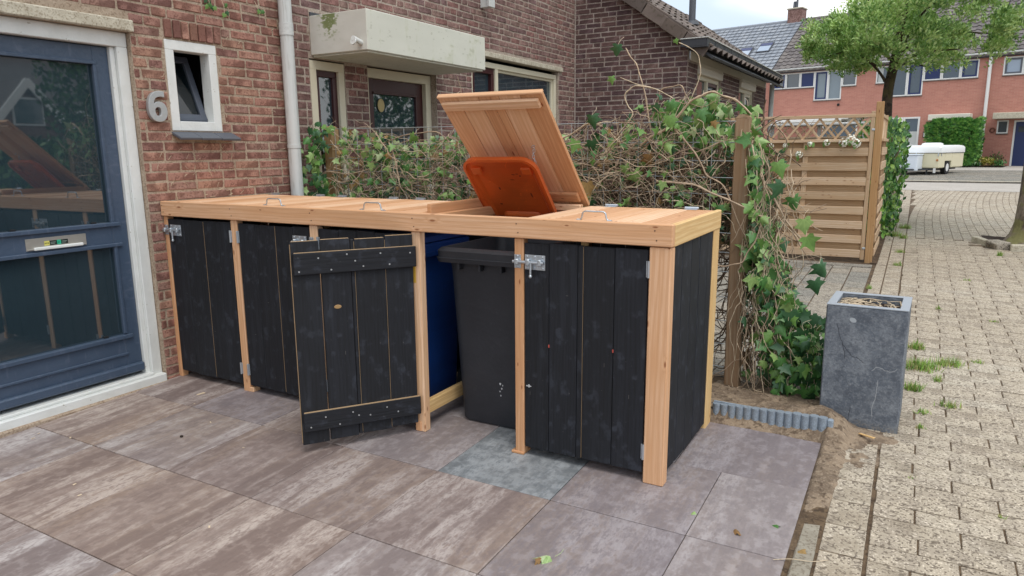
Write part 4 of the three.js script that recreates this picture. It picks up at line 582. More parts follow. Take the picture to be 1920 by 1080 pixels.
// ---------- wheelie bins ----------
function wheelieBin(name, label, body, x, zf, lidM, open) {
  const t = thing(name, label, 'wheelie bin', [x, gy(x, zf - 0.3), zf - 0.27]);
  const b = put(t, 'bin_body', loft([{ y: 0.006, w: 0.385, d: 0.44, r: 0.05, z: 0.03 }, { y: 0.02, w: 0.405, d: 0.455, r: 0.055, z: 0.028 }, { y: 0.30, w: 0.418, d: 0.49, r: 0.055, z: 0.03 }, { y: 0.9, w: 0.445, d: 0.56, r: 0.055, z: 0.035 }, { y: 0.93, w: 0.455, d: 0.57, r: 0.055, z: 0.035 }], 6, true, false), body);
  put(b, 'bin_rim', loft([{ y: 0.925, w: 0.45, d: 0.57, r: 0.05, z: 0.035 }, { y: 0.925, w: 0.535, d: 0.66, r: 0.05, z: 0.045 }, { y: 0.948, w: 0.545, d: 0.672, r: 0.05, z: 0.045 }, { y: 0.952, w: 0.532, d: 0.66, r: 0.05, z: 0.045 }, { y: 0.985, w: 0.536, d: 0.664, r: 0.05, z: 0.045 }, { y: 0.998, w: 0.515, d: 0.645, r: 0.05, z: 0.04 }, { y: 1.0, w: 0.47, d: 0.585, r: 0.05, z: 0.035 }, { y: 0.7, w: 0.41, d: 0.50, r: 0.05, z: 0.035 }], 6, false, true), body);
  put(b, 'rib', merge([-0.13, 0, 0.13].map((q) => G([q - 0.006, q + 0.006], [0.885, 0.925], [0.31, 0.355], 0.002))), body);
  for (const s of [-1, 1]) put(t, 'wheel', cyl(0.1, 0.1, 0.05, 24).rotateZ(Math.PI / 2), M.rubber, [s * 0.245, 0.1, -0.24]);
  put(t, 'hinge_bar', merge([tube([[-0.24, 1.0, -0.31], [-0.2, 1.03, -0.335], [0.2, 1.03, -0.335], [0.24, 1.0, -0.31]], 0.014, 20, 8)]), body);
  const L = sub(t, 'bin_lid', [open ? -0.058 : 0, 1.02, -0.33], [open ? -47.5 * Math.PI / 180 : 0.0, 0, 0], open ? 'orange lid thrown open' : null);
  const w = open ? 0.466 : 0.55, Ld = open ? 0.60 : 0.68;
  put(L, 'lid_shell', loft([{ y: -0.012, w, d: Ld, r: 0.085, z: Ld / 2 }, { y: 0.016, w: w - 0.004, d: Ld - 0.004, r: 0.085, z: Ld / 2 }, { y: 0.03, w: w - 0.05, d: Ld - 0.05, r: 0.07, z: Ld / 2 }, { y: 0.04, w: w - 0.16, d: Ld - 0.16, r: 0.06, z: Ld / 2 }], 7, false, true), lidM);
  put(L, 'lid_underside', loft([{ y: -0.012, w, d: Ld, r: 0.085, z: Ld / 2 }, { y: -0.014, w: w - 0.03, d: Ld - 0.03, r: 0.072, z: Ld / 2 }, { y: 0.004, w: w - 0.045, d: Ld - 0.045, r: 0.06, z: Ld / 2 }, { y: 0.008, w: w - 0.09, d: Ld - 0.10, r: 0.05, z: Ld / 2 - 0.01 }, { y: 0.02, w: w - 0.11, d: Ld - 0.14, r: 0.05, z: Ld / 2 - 0.02 }], 7, false, true), lidM);
  if (open) put(L, 'dirt_mark', merge([[0.05, 0.46, 0.012, 0.004], [0.075, 0.465, 0.01, 0.003], [0.09, 0.45, 0.006, 0.006], [0.03, 0.42, 0.016, 0.003], [-0.08, 0.35, 0.006, 0.012], [0.11, 0.3, 0.005, 0.02], [-0.12, 0.22, 0.01, 0.006]].map(([x, z, a, c]) => new THREE.CircleGeometry(1, 9).scale(a, c, 1).rotateX(Math.PI / 2).translate(x, 0.0195 - (z > 0.5 ? 0.01 : 0), z))), std(0x6a2a12, 0.9));
  put(L, 'grip_recess', loft([{ y: 0.012, w: 0.26, d: 0.075, r: 0.035, z: 0.13 }, { y: -0.006, w: 0.235, d: 0.05, r: 0.025, z: 0.13 }, { y: -0.01, w: 0.21, d: 0.032, r: 0.016, z: 0.13 }], 5, true, true), lidM);
  put(L, 'lid_lug', merge([-1, 1].map((s) => G([s * 0.19 - 0.035, s * 0.19 + 0.035], [-0.013, 0.014], [-0.02, 0.03], 0.004)).concat([-1, 1].map((s) => G([s * (w / 2 - 0.075) - 0.03, s * (w / 2 - 0.075) + 0.03], [-0.006, 0.012], [Ld - 0.12, Ld - 0.07], 0.004)))), lidM);
  return t;
}
{
  const b = wheelieBin('wheelie_bin', 'black wheelie bin with its orange lid thrown open in the open bay', M.binBlack, 2.372, -0.225, M.binOrange, true);
  put(b.children[0], 'scuff', merge([[0.07, 0.265, 0.012, 0.03], [0.078, 0.235, 0.009, 0.02], [0.066, 0.215, 0.007, 0.013], [0.085, 0.255, 0.006, 0.02], [0.07, 0.19, 0.006, 0.012]].map(([x, y, w, h]) => new THREE.CircleGeometry(1, 9).scale(w / 2, h / 2, 1).rotateX(-0.055).translate(x, y, 0.2745 + (y - 0.3) * 0.06))), M.scuff);
  wheelieBin('wheelie_bin', 'blue wheelie bin seen through the divider, left of the black one', M.binBlue, 1.72, -0.13, M.binBlue, false);
}
// ---------- square planter ----------
{
  const t = thing('planter', 'tall square grey concrete planter with dry plant remains, on the paving edge', 'planter', [3.955, gy(4, -1.2) - 0.01, -1.163]); t.rotation.y = -0.03; const w = 0.392, d = 0.40, h = 0.672, th = 0.042;
  const side = (x, y, z, nm = 'planter_side') => { const o = B(t, nm, M.planter, x, y, z, 0.006); const g = o.geometry, p = g.attributes.position, n = g.attributes.normal, uv = g.attributes.uv; for (let i = 0; i < p.count; i++) uv.setXY(i, Math.abs(n.getX(i)) > 0.6 ? p.getZ(i) + 0.2 : p.getX(i) + 0.205, p.getY(i) + 0.35); return o; };
  side([0, w], [-0.03, h], [-th, 0]); side([0, w], [-0.03, h], [-d, -d + th]); side([0, th], [-0.03, h - 0.0005], [-d + th, -th]); side([w - th, w], [-0.03, h - 0.0005], [-d + th, -th]);
  put(t, 'planter_rim', merge([G([-0.001, w + 0.001], [h, h + 0.006], [-th, 0.001], 0.003), G([-0.001, w + 0.001], [h, h + 0.006], [-d - 0.001, -d + th], 0.003), G([-0.001, th], [h, h + 0.006], [-d + th, -th], 0.003), G([w - th, w + 0.001], [h, h + 0.006], [-d + th, -th], 0.003)]), M.planterRim);
  put(t, 'potting_soil', sheet(th - 0.002, w - th + 0.002, 24, -d + th - 0.002, -th + 0.002, 24, (x, z) => h - 0.06 + 0.035 * N1.f(x * 40, z * 40, 512, 512, 4)), M.soil);
  put(t, 'side_chip', new THREE.CircleGeometry(1, 12).scale(0.018, 0.013, 1).rotateZ(-0.4), std(0xa4aab0, 0.9), [0.135, 0.60, 0.0012]);
  const R = rngOf(17), straw = []; for (let i = 0; i < 60; i++) { const x = rr(0.06, 0.33, R), z = rr(-0.34, -0.07, R), a = R() * 3.14, l = rr(0.03, 0.09, R), y = h - 0.035 + R() * 0.02; straw.push(tube([[x - l * Math.cos(a), y + rr(-0.01, 0.012, R), clamp(z - l * Math.sin(a), -0.36, -0.05)], [x, y + 0.012, z], [x + l * Math.cos(a), y + rr(-0.01, 0.016, R), clamp(z + l * Math.sin(a), -0.36, -0.05)]], rr(0.0014, 0.003, R), 6, 4)); }
  straw.push(tube([[0.305, h - 0.05, -0.1], [0.30, h - 0.01, -0.09], [0.31, h + 0.012, -0.095], [0.325, h - 0.01, -0.1]], 0.005, 12, 5), tube([[0.35, h - 0.05, -0.12], [0.352, h, -0.12], [0.342, h + 0.03, -0.118]], 0.004, 8, 5)); put(t, 'dry_stalks', merge(straw), M.stem[3]).userData.kind = 'stuff';
}
// ---------- corrugated edging strip ----------
{
  const t = thing('lawn_edging', 'blue grey corrugated edging strip holding back the sand', 'edging', [3.42, gy(3.4, -0.95), -0.957]); t.rotation.y = -0.05; const n = 14, w = 0.043, R = rngOf(29);
  for (let i = 0; i < n; i++) { const h = 0.082 + 0.002 * i; put(t, 'edging_rib', cyl(w * 0.56, w * 0.56, h + 0.05, 10), M.edging, [w * (i + 0.5), h / 2 - 0.025 + rr(-0.003, 0.003, R) - (i === n - 1 ? 0.004 : 0), 0.004]); }
  put(t, 'edging_band', G([0.0, n * w], [-0.03, 0.09], [-0.014, -0.006], 0.002), M.edging); B(t, 'edging_rib', M.edging, [n * w, n * w + 0.03], [-0.03, 0.104], [-0.01, 0.02], 0.006);
}

// ---------- ivy fence ----------
const FZ = -1.516;
{
  const f = thing('wire_fence', 'wooden posts with steel wire mesh behind the bin store, overgrown by ivy', 'wire fence', [1.72, 0, FZ]); const ox = 1.72;
  const post = (x, top, m) => { const o = put(f, 'fence_post', cbox(0.09, top + 0.02, 0.09, 0.006), m, [x - ox, top / 2 - 0.01, 0.0], [0, 0.04, 0.004]); put(o, 'post_top', new THREE.CylinderGeometry(0.034, 0.0615, 0.022, 4).rotateY(Math.PI / 4), m, [0, (top + 0.02) / 2 + 0.0105, 0]); };
  post(0.105, 1.69, M.postWood); post(1.52, 1.67, M.postWood); post(3.40, 1.675, M.postDark);
  for (const y of [1.668, 1.545, 1.435, 1.335, 1.235, 1.12, 1.0, 0.88, 0.76, 0.6, 0.45, 0.3, 0.15]) put(f, 'horizontal_wire', tube([[0.11 - ox, y + 0.02, 0.055], [0.8 - ox, y + 0.012, 0.06], [1.6 - ox, y + 0.006, 0.06], [2.5 - ox, y, 0.06], [3.36 - ox, y - 0.012, 0.055]], 0.0026, 16, 4), M.wire);
  for (let x = 0.2; x < 3.34; x += 0.1165) put(f, 'vertical_wire', new THREE.CylinderGeometry(0.0024, 0.0024, 1.6, 5), M.wire, [x - ox, 0.87 + 0.003 * (1.7 - x), 0.064]);
}
function ivyLeaf(fold, R) {                   // five lobes, folded along the midrib, unit length
  const o = [[0, 0.06], [0.2, -0.06], [0.42, 0.0], [0.32, 0.2], [0.62, 0.42], [0.3, 0.5], [0.16, 0.74], [0, 1.05]], pts = [...o, ...o.slice(1, -1).reverse().map(([x, y]) => [-x, y])].map(([x, y]) => [x * rr(0.86, 1.1, R), y * rr(0.92, 1.08, R)]);
  const pos = [], uv = [], idx = [], c = [0, 0.3]; const P = (x, y) => { pos.push(x, y - 0.02, -fold * Math.abs(x) - 0.32 * y * y * (0.4 + fold) + 0.1 * Math.sin(x * 5 + y * 3) * fold + 0.03); uv.push(x * 0.7 + 0.5, y * 0.7 + 0.2); }; P(...c); pts.forEach((p) => P(...p)); for (let i = 0; i < pts.length; i++) idx.push(0, 1 + i, 1 + (i + 1) % pts.length);
  const g = new THREE.BufferGeometry(); g.setAttribute('position', new THREE.Float32BufferAttribute(pos, 3)); g.setAttribute('uv', new THREE.Float32BufferAttribute(uv, 2)); g.setIndex(idx); g.computeVertexNormals(); return g;
}
{
  const R = rngOf(404), ox = 2.2, iv = thing('ivy', 'tangled cut back ivy over the wire fence, hanging thick over its right end', 'ivy', [ox, 0, FZ]);
  const shapes = [0.25, 0.5, 0.1, 0.7, -0.2, 0.9].map((k) => ivyLeaf(k, R));
  const vine = (pts, r, seg, rad, taper) => { const q = []; pts.forEach((p, i) => { if (i) q.push(p.clone().lerp(pts[i - 1], 0.5).add(v3(gauss(R) * 0.011, gauss(R) * 0.011, gauss(R) * 0.008))); q.push(p); }); const n = q.length * 4, g = tube(q, r, n, rad, taper), P = g.attributes.position, cu = new THREE.CatmullRomCurve3(q); for (let i = 0; i <= n; i++) { const c = cu.getPointAt(i / n), k = (R() < 0.12 ? 1.45 : rr(0.72, 1.15, R)); for (let j = 0; j <= rad; j++) { const a = i * (rad + 1) + j, f = k * (1 + 0.16 * Math.sin(j * 2.4 + i)); P.setXYZ(a, c.x + (P.getX(a) - c.x) * f, c.y + (P.getY(a) - c.y) * f, c.z + (P.getZ(a) - c.z) * f); } } g.computeVertexNormals(); return g; };
  const top = (x) => 1.66 + 0.05 * Math.sin(x * 5) + (x > 2.55 ? 0.13 * sstep(2.55, 3.0, x) : 0) + (x > 0.45 && x < 1.3 ? -0.03 : 0);
  const right = (y) => 3.72 + 0.17 * Math.sin(1.2 + y * 3.1) - (y > 1.2 ? 0.55 * (y - 1.2) : 0) + (y < 0.5 ? 0.06 : 0);
  // stems
  const thick = [], thin = [[], [], [], [], []];
  const walk = (x, y, z, a, n, st, wob, drop = 0) => { const p = [v3(x - ox, y, z)]; let t = R() * 6; for (let i = 0; i < n; i++) { a += (R() - 0.5) * wob; x += st * Math.cos(a); y += st * Math.sin(a) - drop * i * 0.004; z = mix(z, (z > 0 ? 0.11 : -0.12), 0.1) + gauss(R) * 0.03 + 0.015 * Math.sin(t += 1.3); y = Math.max(0.03, y); p.push(v3(x - ox, y, z)); } return p; };
  for (let i = 0; i < 900; i++) { const inF = R() < 0.78, x = inF ? rr(0.0, 3.35, R) : rr(3.42, 3.66, R), y = inF ? rr(0.95, Math.min(1.66, top(x)), R) : rr(0.15, 1.5, R); const a = inF ? (R() < 0.62 ? gauss(R) * 0.7 + (R() < 0.5 ? 0 : Math.PI) : 1.57 * (R() < 0.5 ? 1 : -1) + gauss(R) * 0.5) : (R() < 0.75 ? -1.57 + gauss(R) * 0.5 : gauss(R)); const p = walk(x, y, rr(-0.16, 0.13, R), a, 5 + (R() * 6 | 0), rr(0.04, 0.085, R), 1.0); if (p.some((q) => q.y > top(q.x + ox) + 0.08 || (q.z > -0.03 && Math.abs(q.x + ox - 0.105) < 0.07 && R() < 0.8) || (q.z > -0.03 && Math.abs(q.x + ox - 3.4) < 0.07 && R() < 0.7) || q.x + ox > 3.9 || q.x + ox < -0.02)) continue; thin[(R() * 5) | 0].push(tube(p, rr(0.0014, 0.0036, R), p.length * 3, 4, 0.55)); }
  for (let i = 0; i < 420; i++) { const x = rr(0.05, 3.3, R), p = walk(x, rr(1.0, top(x) - 0.02, R), rr(0.05, 0.14, R), gauss(R) * 0.9 + (R() < 0.5 ? Math.PI : 0), 4 + (R() * 5 | 0), rr(0.03, 0.06, R), 1.3, 0.2); if (p.some((q) => q.y > top(q.x + ox) + 0.04 || q.x + ox > 3.33 || q.x + ox < 0.0 || Math.abs(q.x + ox - 0.105) < 0.05)) continue; thin[[0, 3, 0, 1, 3][i % 5]].push(tube(p, rr(0.0012, 0.003, R), p.length * 3, 4, 0.55)); }
  // dead brown inner growth
  const dead = []; for (let i = 0; i < 520; i++) { const x = R() < 0.6 ? rr(1.8, 3.5, R) : rr(0.2, 1.8, R), y = rr(0.9, x > 2.6 ? 1.55 : 1.4, R), p = walk(x, y, rr(-0.2, 0.02, R), R() * 6.28, 5, rr(0.04, 0.08, R), 1.6); if (p.some((q) => q.x + ox > 3.7 || q.x + ox < 0)) continue; dead.push(tube(p, rr(0.002, 0.004, R), 9, 4)); } for (let i = 0; i < 560; i++) { const q = R() < 0.6, x = q ? rr(1.9, 3.38, R) : rr(3.3, 3.62, R), y = q ? rr(0.9, 1.5, R) : rr(0.1, 1.5, R), p = walk(x, y, rr(-0.28, -0.06, R), R() * 6.28, 5, rr(0.04, 0.08, R), 1.6); if (p.some((w) => w.x + ox > 3.74 || w.z > 0.02)) continue; dead.push(tube(p, rr(0.002, 0.0045, R), 9, 4)); }
  put(iv, 'dead_twigs', merge(dead), M.stem[4]).userData.kind = 'stuff';
  thin.forEach((a, i) => { if (a.length) put(iv, 'twigs', merge(a), M.stem[i]).userData.kind = 'stuff'; });
  const stem = (m, r, ...pts) => put(iv, 'stem', vine(pts.map(([x, y, z]) => v3(x - ox, y, z)), r * 0.68, 0, 7, 0.6), M.stem[m]);
  // the main vines
  stem(0, 0.013, [2.78, 1.52, 0.08], [2.95, 1.62, 0.1], [3.1, 1.78, 0.1], [3.22, 1.83, 0.08], [3.35, 1.78, 0.06], [3.45, 1.69, 0.06]); stem(0, 0.012, [2.0, 1.42, 0.05], [2.2, 1.56, 0.08], [2.42, 1.665, 0.08], [2.55, 1.63, 0.08], [2.65, 1.52, 0.06]);
  stem(3, 0.007, [2.52, 1.45, 0.08], [2.72, 1.72, 0.06], [2.66, 1.84, 0.05], [2.72, 1.89, 0.05], [2.85, 1.87, 0.05], [2.98, 1.8, 0.06], [3.0, 1.72, 0.06]); stem(0, 0.008, [2.84, 1.6, 0.05], [2.8, 1.78, 0.03], [2.78, 1.87, 0.03], [2.72, 2.03, 0.02], [2.65, 2.13, 0.02]); stem(3, 0.005, [2.84, 1.87, 0.03], [2.74, 1.9, 0.03], [2.62, 1.95, 0.03]);
  stem(1, 0.007, [2.84, 1.68, 0.05], [2.9, 1.86, 0.05], [3.02, 1.88, 0.05], [3.08, 1.78, 0.05]); stem(3, 0.005, [3.05, 1.75, 0.0], [3.12, 1.95, -0.02], [3.1, 2.06, -0.02], [2.98, 2.14, -0.02]);
  stem(0, 0.011, [2.9, 1.3, 0.1], [3.15, 1.28, 0.12], [3.35, 1.2, 0.14], [3.5, 1.13, 0.13], [3.58, 1.1, 0.1]); stem(1, 0.009, [3.0, 1.62, 0.09], [3.15, 1.46, 0.12], [3.22, 1.34, 0.13], [3.32, 1.28, 0.13], [3.42, 1.06, 0.13], [3.48, 0.9, 0.1]); stem(3, 0.008, [3.46, 1.52, 0.06], [3.5, 1.35, 0.08], [3.5, 1.15, 0.08], [3.49, 0.95, 0.07], [3.54, 0.84, 0.06], [3.62, 0.7, 0.06]);
  stem(0, 0.010, [3.52, 1.35, 0.08], [3.6, 1.22, 0.09], [3.68, 1.08, 0.08], [3.76, 0.98, 0.06]); stem(1, 0.008, [3.22, 0.85, 0.14], [3.35, 0.8, 0.18], [3.46, 0.83, 0.17], [3.52, 0.95, 0.14], [3.54, 1.1, 0.1]); stem(3, 0.006, [3.5, 1.2, 0.08], [3.56, 0.9, 0.08], [3.52, 0.6, 0.1], [3.58, 0.3, 0.1], [3.62, 0.02, 0.12]);
  stem(2, 0.016, [2.55, 1.3, -0.02], [2.85, 1.42, -0.02], [3.1, 1.5, 0.0], [3.3, 1.42, 0.0]); stem(2, 0.013, [1.9, 1.22, 0.0], [2.2, 1.28, 0.03], [2.6, 1.3, 0.03], [2.9, 1.3, 0.0]); stem(0, 0.009, [0.75, 1.58, 0.07], [0.82, 1.42, 0.08], [0.86, 1.28, 0.09], [0.95, 1.21, 0.1], [1.2, 1.18, 0.1]); stem(1, 0.008, [0.2, 1.55, 0.07], [0.5, 1.52, 0.08], [0.9, 1.62, 0.08], [1.2, 1.64, 0.06], [1.45, 1.5, 0.08], [1.7, 1.36, 0.08]);
  stem(0, 0.007, [0.0, 1.3, 0.1], [0.16, 1.35, 0.14], [0.35, 1.33, 0.12], [0.6, 1.38, 0.09]); stem(1, 0.008, [1.95, 1.5, 0.07], [2.1, 1.44, 0.09], [2.3, 1.43, 0.09], [2.45, 1.4, 0.08], [2.5, 1.52, 0.07]); stem(3, 0.006, [-0.1, 1.42, 0.05], [0.02, 1.3, 0.07], [0.2, 1.27, 0.1], [0.3, 1.2, 0.1]);
  for (let i = 0; i < 16; i++) { const p = walk(rr(0.2, 3.3, R), rr(1.2, 1.55, R), rr(0.05, 0.13, R), gauss(R) * 0.8 + (R() < 0.5 ? Math.PI : 0), 7, 0.09, 0.9, 0.4); if (p.some((q) => q.y > 1.72 || q.x + ox > 3.6)) continue;  put(iv, 'stem', vine(p, rr(0.003, 0.0055, R), 0, 6, 0.6), M.stem[(R() * 4) | 0]); }
  for (let i = 0; i < 34; i++) { const x = rr(1.9, 3.2, R), p = walk(x, rr(1.15, 1.66, R), rr(0.03, 0.12, R), gauss(R) * 0.9 + (R() < 0.5 ? Math.PI : 0), 6 + (R() * 5 | 0), rr(0.05, 0.085, R), 1.1, 0.3); if (p.some((q) => q.y > 1.78 || q.x + ox > 3.55 || q.x + ox < 1.8)) continue; put(iv, 'stem', vine(p, rr(0.0022, 0.0042, R), 0, 5, 0.6), M.stem[[3, 0, 3, 1][i % 4]]); }
  for (let i = 0; i < 70; i++) { const x = rr(3.44, 3.7, R), y = rr(0.5, 1.55, R), p = walk(x, y, rr(0.04, 0.16, R), -1.57 + gauss(R) * 0.45, 6 + (R() * 5 | 0), rr(0.06, 0.1, R), 0.9, 0.3); if (p.some((q) => q.x + ox > 3.8 || q.x + ox < 3.36)) continue; put(iv, 'stem', vine(p, rr(0.002, 0.0042, R), 0, 5, 0.6), M.stem[[0, 1, 3, 0, 3][i % 5]]); }
  // leaves
  const L = [], addLeaf = (x, y, z, s, tone, face = 0.5) => L.push({ x, y, z, s, tone, r: [gauss(R) * 0.9 - 0.25, gauss(R) * 1.3 + 0.35, Math.PI + gauss(R) * face * 3.2] });
  for (let i = 0; i < 2100; i++) { const x = rr(-0.15, 3.4, R), d = x < 2.4 ? 0.95 : 0.8; if (R() > d) continue; const y = rr(0.92, top(x), R), z = R() < 0.55 ? rr(-0.05, 0.12, R) : rr(-0.24, -0.02, R), t = R(); if (x > 2.25 && y < 1.5 && R() < 0.42) continue; if (Math.abs(x - 0.105) < 0.1 && z > -0.06) continue; if (Math.abs(x - 3.4) < 0.09 && z > -0.08) continue; addLeaf(x, y, z, rr(0.03, 0.07, R), t < 0.22 ? 0 : t < 0.42 ? 1 : t < 0.66 ? 2 : t < 0.82 ? 3 : t < 0.91 ? 4 : 5); }
  for (let i = 0; i < 500; i++) { const x = rr(1.8, 3.6, R), y = rr(x > 3.4 ? 0.1 : 0.9, 1.5, R); addLeaf(x, y, rr(-0.36, -0.2, R), rr(0.06, 0.1, R), R() < 0.8 ? 0 : 6); }
  for (let i = 0; i < 90; i++) { const x = rr(0.03, 0.22, R), y = rr(1.1, 1.74, R), t = R(); addLeaf(x, y, rr(0.08, 0.3, R) - (x > 0.12 ? 0.1 : 0) * 0, rr(0.04, 0.075, R), t < 0.35 ? 0 : t < 0.65 ? 1 : t < 0.9 ? 2 : 3); }
  for (let i = 0; i < 130; i++) { const x = rr(2.85, 3.48, R), y = rr(1.52, 1.83 - 0.25 * Math.abs(x - 3.15), R), t = R(); addLeaf(x, y, rr(-0.14, 0.1, R), rr(0.05, 0.09, R), t < 0.3 ? 1 : t < 0.6 ? 2 : t < 0.85 ? 3 : 4); }
  for (let i = 0; i < 1250; i++) { const y = rr(0.06, 1.55, R), xr = right(y), x = mix(3.44, xr, Math.sqrt(R())) , t = R(); const low = y < 0.75; if (y > 1.0 && R() < 0.4) continue; if (x < 3.55 && R() < 0.55) continue; addLeaf(x, y, rr(-0.24, 0.16, R), rr(0.045, 0.095, R), low ? (t < 0.34 ? 0 : t < 0.66 ? 1 : t < 0.86 ? 2 : 3) : (t < 0.2 ? 0 : t < 0.5 ? 1 : t < 0.75 ? 2 : t < 0.95 ? 3 : 4)); }
  for (const [x, y, s, t] of [[2.64, 2.14, 0.085, 0], [2.6, 1.95, 0.06, 2], [3.0, 2.14, 0.04, 2], [2.47, 1.72, 0.11, 0], [2.36, 1.56, 0.10, 2], [2.47, 1.56, 0.1, 0], [2.98, 1.78, 0.10, 1], [2.98, 1.7, 0.1, 2], [2.76, 1.36, 0.12, 3], [2.7, 1.4, 0.09, 3], [2.86, 1.47, 0.1, 6], [2.44, 1.29, 0.12, 5], [2.28, 1.3, 0.1, 6], [2.95, 1.3, 0.07, 3], [2.45, 1.2, 0.07, 2], [3.78, 1.1, 0.12, 3], [3.80, 1.0, 0.12, 2], [3.88, 0.85, 0.12, 0], [3.86, 0.75, 0.11, 0], [3.62, 1.42, 0.11, 2], [3.66, 1.3, 0.12, 0], [3.72, 1.22, 0.11, 1], [4.0, 0.55, 0.12, 1], [3.97, 0.5, 0.12, 0], [3.98, 0.36, 0.13, 0], [3.95, 0.16, 0.06, 2], [3.82, 0.45, 0.11, 0], [3.74, 0.55, 0.12, 0], [3.62, 0.5, 0.13, 0], [0.62, 1.42, 0.08, 3], [1.05, 1.62, 0.09, 2], [-0.05, 1.7, 0.1, 2], [0.02, 1.66, 0.09, 0], [0.2, 1.7, 0.09, 2], [0.35, 1.69, 0.05, 3], [0.55, 1.5, 0.07, 3], [0.95, 1.4, 0.08, 1]]) L.push({ x, y, z: 0.13, s: s * 0.92, tone: t, r: [0.15 + gauss(R) * 0.3, 0.4 + gauss(R) * 0.35, Math.PI + gauss(R) * 0.7] });
  L.forEach((k) => { k.see = sizeSeen(k.x, k.y, FZ + k.z) * k.s * (k.z > 0.02 ? 1 : 0.4); }); L.sort((a, b) => b.see - a.see);
  const mats = [...M.leaf, ...M.dryLeaf], rest = mats.map(() => []);
  L.forEach((k, i) => { const g = shapes[i % 6]; if (i < 300) { const o = put(iv, 'leaf', g, mats[k.tone], [k.x - ox, k.y, k.z], k.r); o.scale.setScalar(k.s); } else rest[k.tone].push(g.clone().scale(k.s, k.s, k.s).applyMatrix4(new THREE.Matrix4().compose(v3(k.x - ox, k.y, k.z), quat(...k.r), v3(1, 1, 1)))); });
  const keep = rest.map((a, i) => [a, mats[i]]).filter(([a]) => a.length), q = new THREE.Mesh(mergeGeometries(keep.map(([a]) => merge(a)), true), keep.map(([, m]) => m)); q.name = 'more_leaves'; q.userData.kind = 'stuff'; q.castShadow = q.receiveShadow = true; iv.add(q);
  const petioles = []; L.slice(0, 420).forEach((k) => { petioles.push(tube([[k.x - ox, k.y, k.z - 0.002], [k.x - ox + gauss(R) * 0.02, k.y + 0.03, k.z - 0.03], [k.x - ox + gauss(R) * 0.04, k.y + 0.05, k.z - 0.07]], 0.0013, 4, 3)); }); put(iv, 'leaf_stalks', merge(petioles), M.stem[3]).userData.kind = 'stuff';
  // sprigs on the house wall
  [[0.5, 2.508, 'small ivy sprig at the top of the wall, left one of three'], [0.62, 2.485, 'small ivy sprig with a bare stem, middle one of three'], [0.93, 2.49, 'lone ivy sprig beside the drainpipe']].forEach(([s, y, label], j) => { const t = thing('ivy_sprig', label, 'ivy sprig', [0.012, y, -s]); for (let i = 0; i < 3 + (j === 0) * 4; i++) { const o = put(t, 'leaf', shapes[i % 4], M.leaf[(i % 3)], [0.012 + R() * 0.02, rr(-0.03, 0.05, R), rr(-0.03, 0.03, R)], [gauss(R) * 0.5, 1.3 + gauss(R) * 0.5, Math.PI + gauss(R)]); o.scale.setScalar(0.035); } put(t, 'stem', tube([[0, 0.1, 0.03], [0.015, 0.03, 0.01], [0.008, -0.03, 0]], 0.0025, 8, 4), M.stem[3]); });
}
// ---------- wooden fence panels ----------
function fencePanel(name, label, pos, turn, w) {
  const R = rngOf(500 + w * 10), t = thing(name, label, 'fence panel', pos); t.rotation.y = turn; const m = () => M.fence[(R() * 3) | 0];
  B(t, 'left_stile', M.fence[1], [0, 0.045], [0.03, 1.83], [-0.05, -0.005], 0.004); B(t, 'right_stile', M.fence[1], [w - 0.045, w], [0.03, 1.83], [-0.05, -0.005], 0.004); B(t, 'top_rail', M.fence[0], [-0.005, w + 0.005], [1.758, 1.80], [-0.052, -0.002], 0.004); B(t, 'ledge', M.fence[2], [0.045, w - 0.045], [1.47, 1.508], [-0.05, 0.024], 0.004);
  for (let i = 0; i < 8; i++) { const y = 0.055 + i * 0.178; B(t, 'front_board', m(), [0.046, w - 0.046], [y, y + 0.098], [0.0, 0.016], 0.006); B(t, 'rear_board', M.fenceRear[i % 2], [0.046, w - 0.046], [y + 0.088, y + 0.188], [-0.05, -0.036], 0.006); }
  B(t, 'middle_stile', M.fence[0], [w * 0.58 - 0.03, w * 0.58 + 0.03], [0.05, 1.47], [-0.035, -0.001], 0.003);
  const n = Math.round(w / 0.2), st = (w - 0.09) / n; const slat = (x, dir) => { const o = put(t, 'lattice_slat', cbox(0.335, 0.026, 0.012, 0.003, R), m(), [x, 1.633, dir > 0 ? -0.018 : -0.031], [0, 0, dir * 0.895]); return o; };
  for (let i = 0; i < n; i++) { const x = 0.045 + st * (i + 0.5); slat(x, 1); slat(x, -1); } for (let i = 0; i <= n; i++) if (i && i < n) { }
  return t;
}
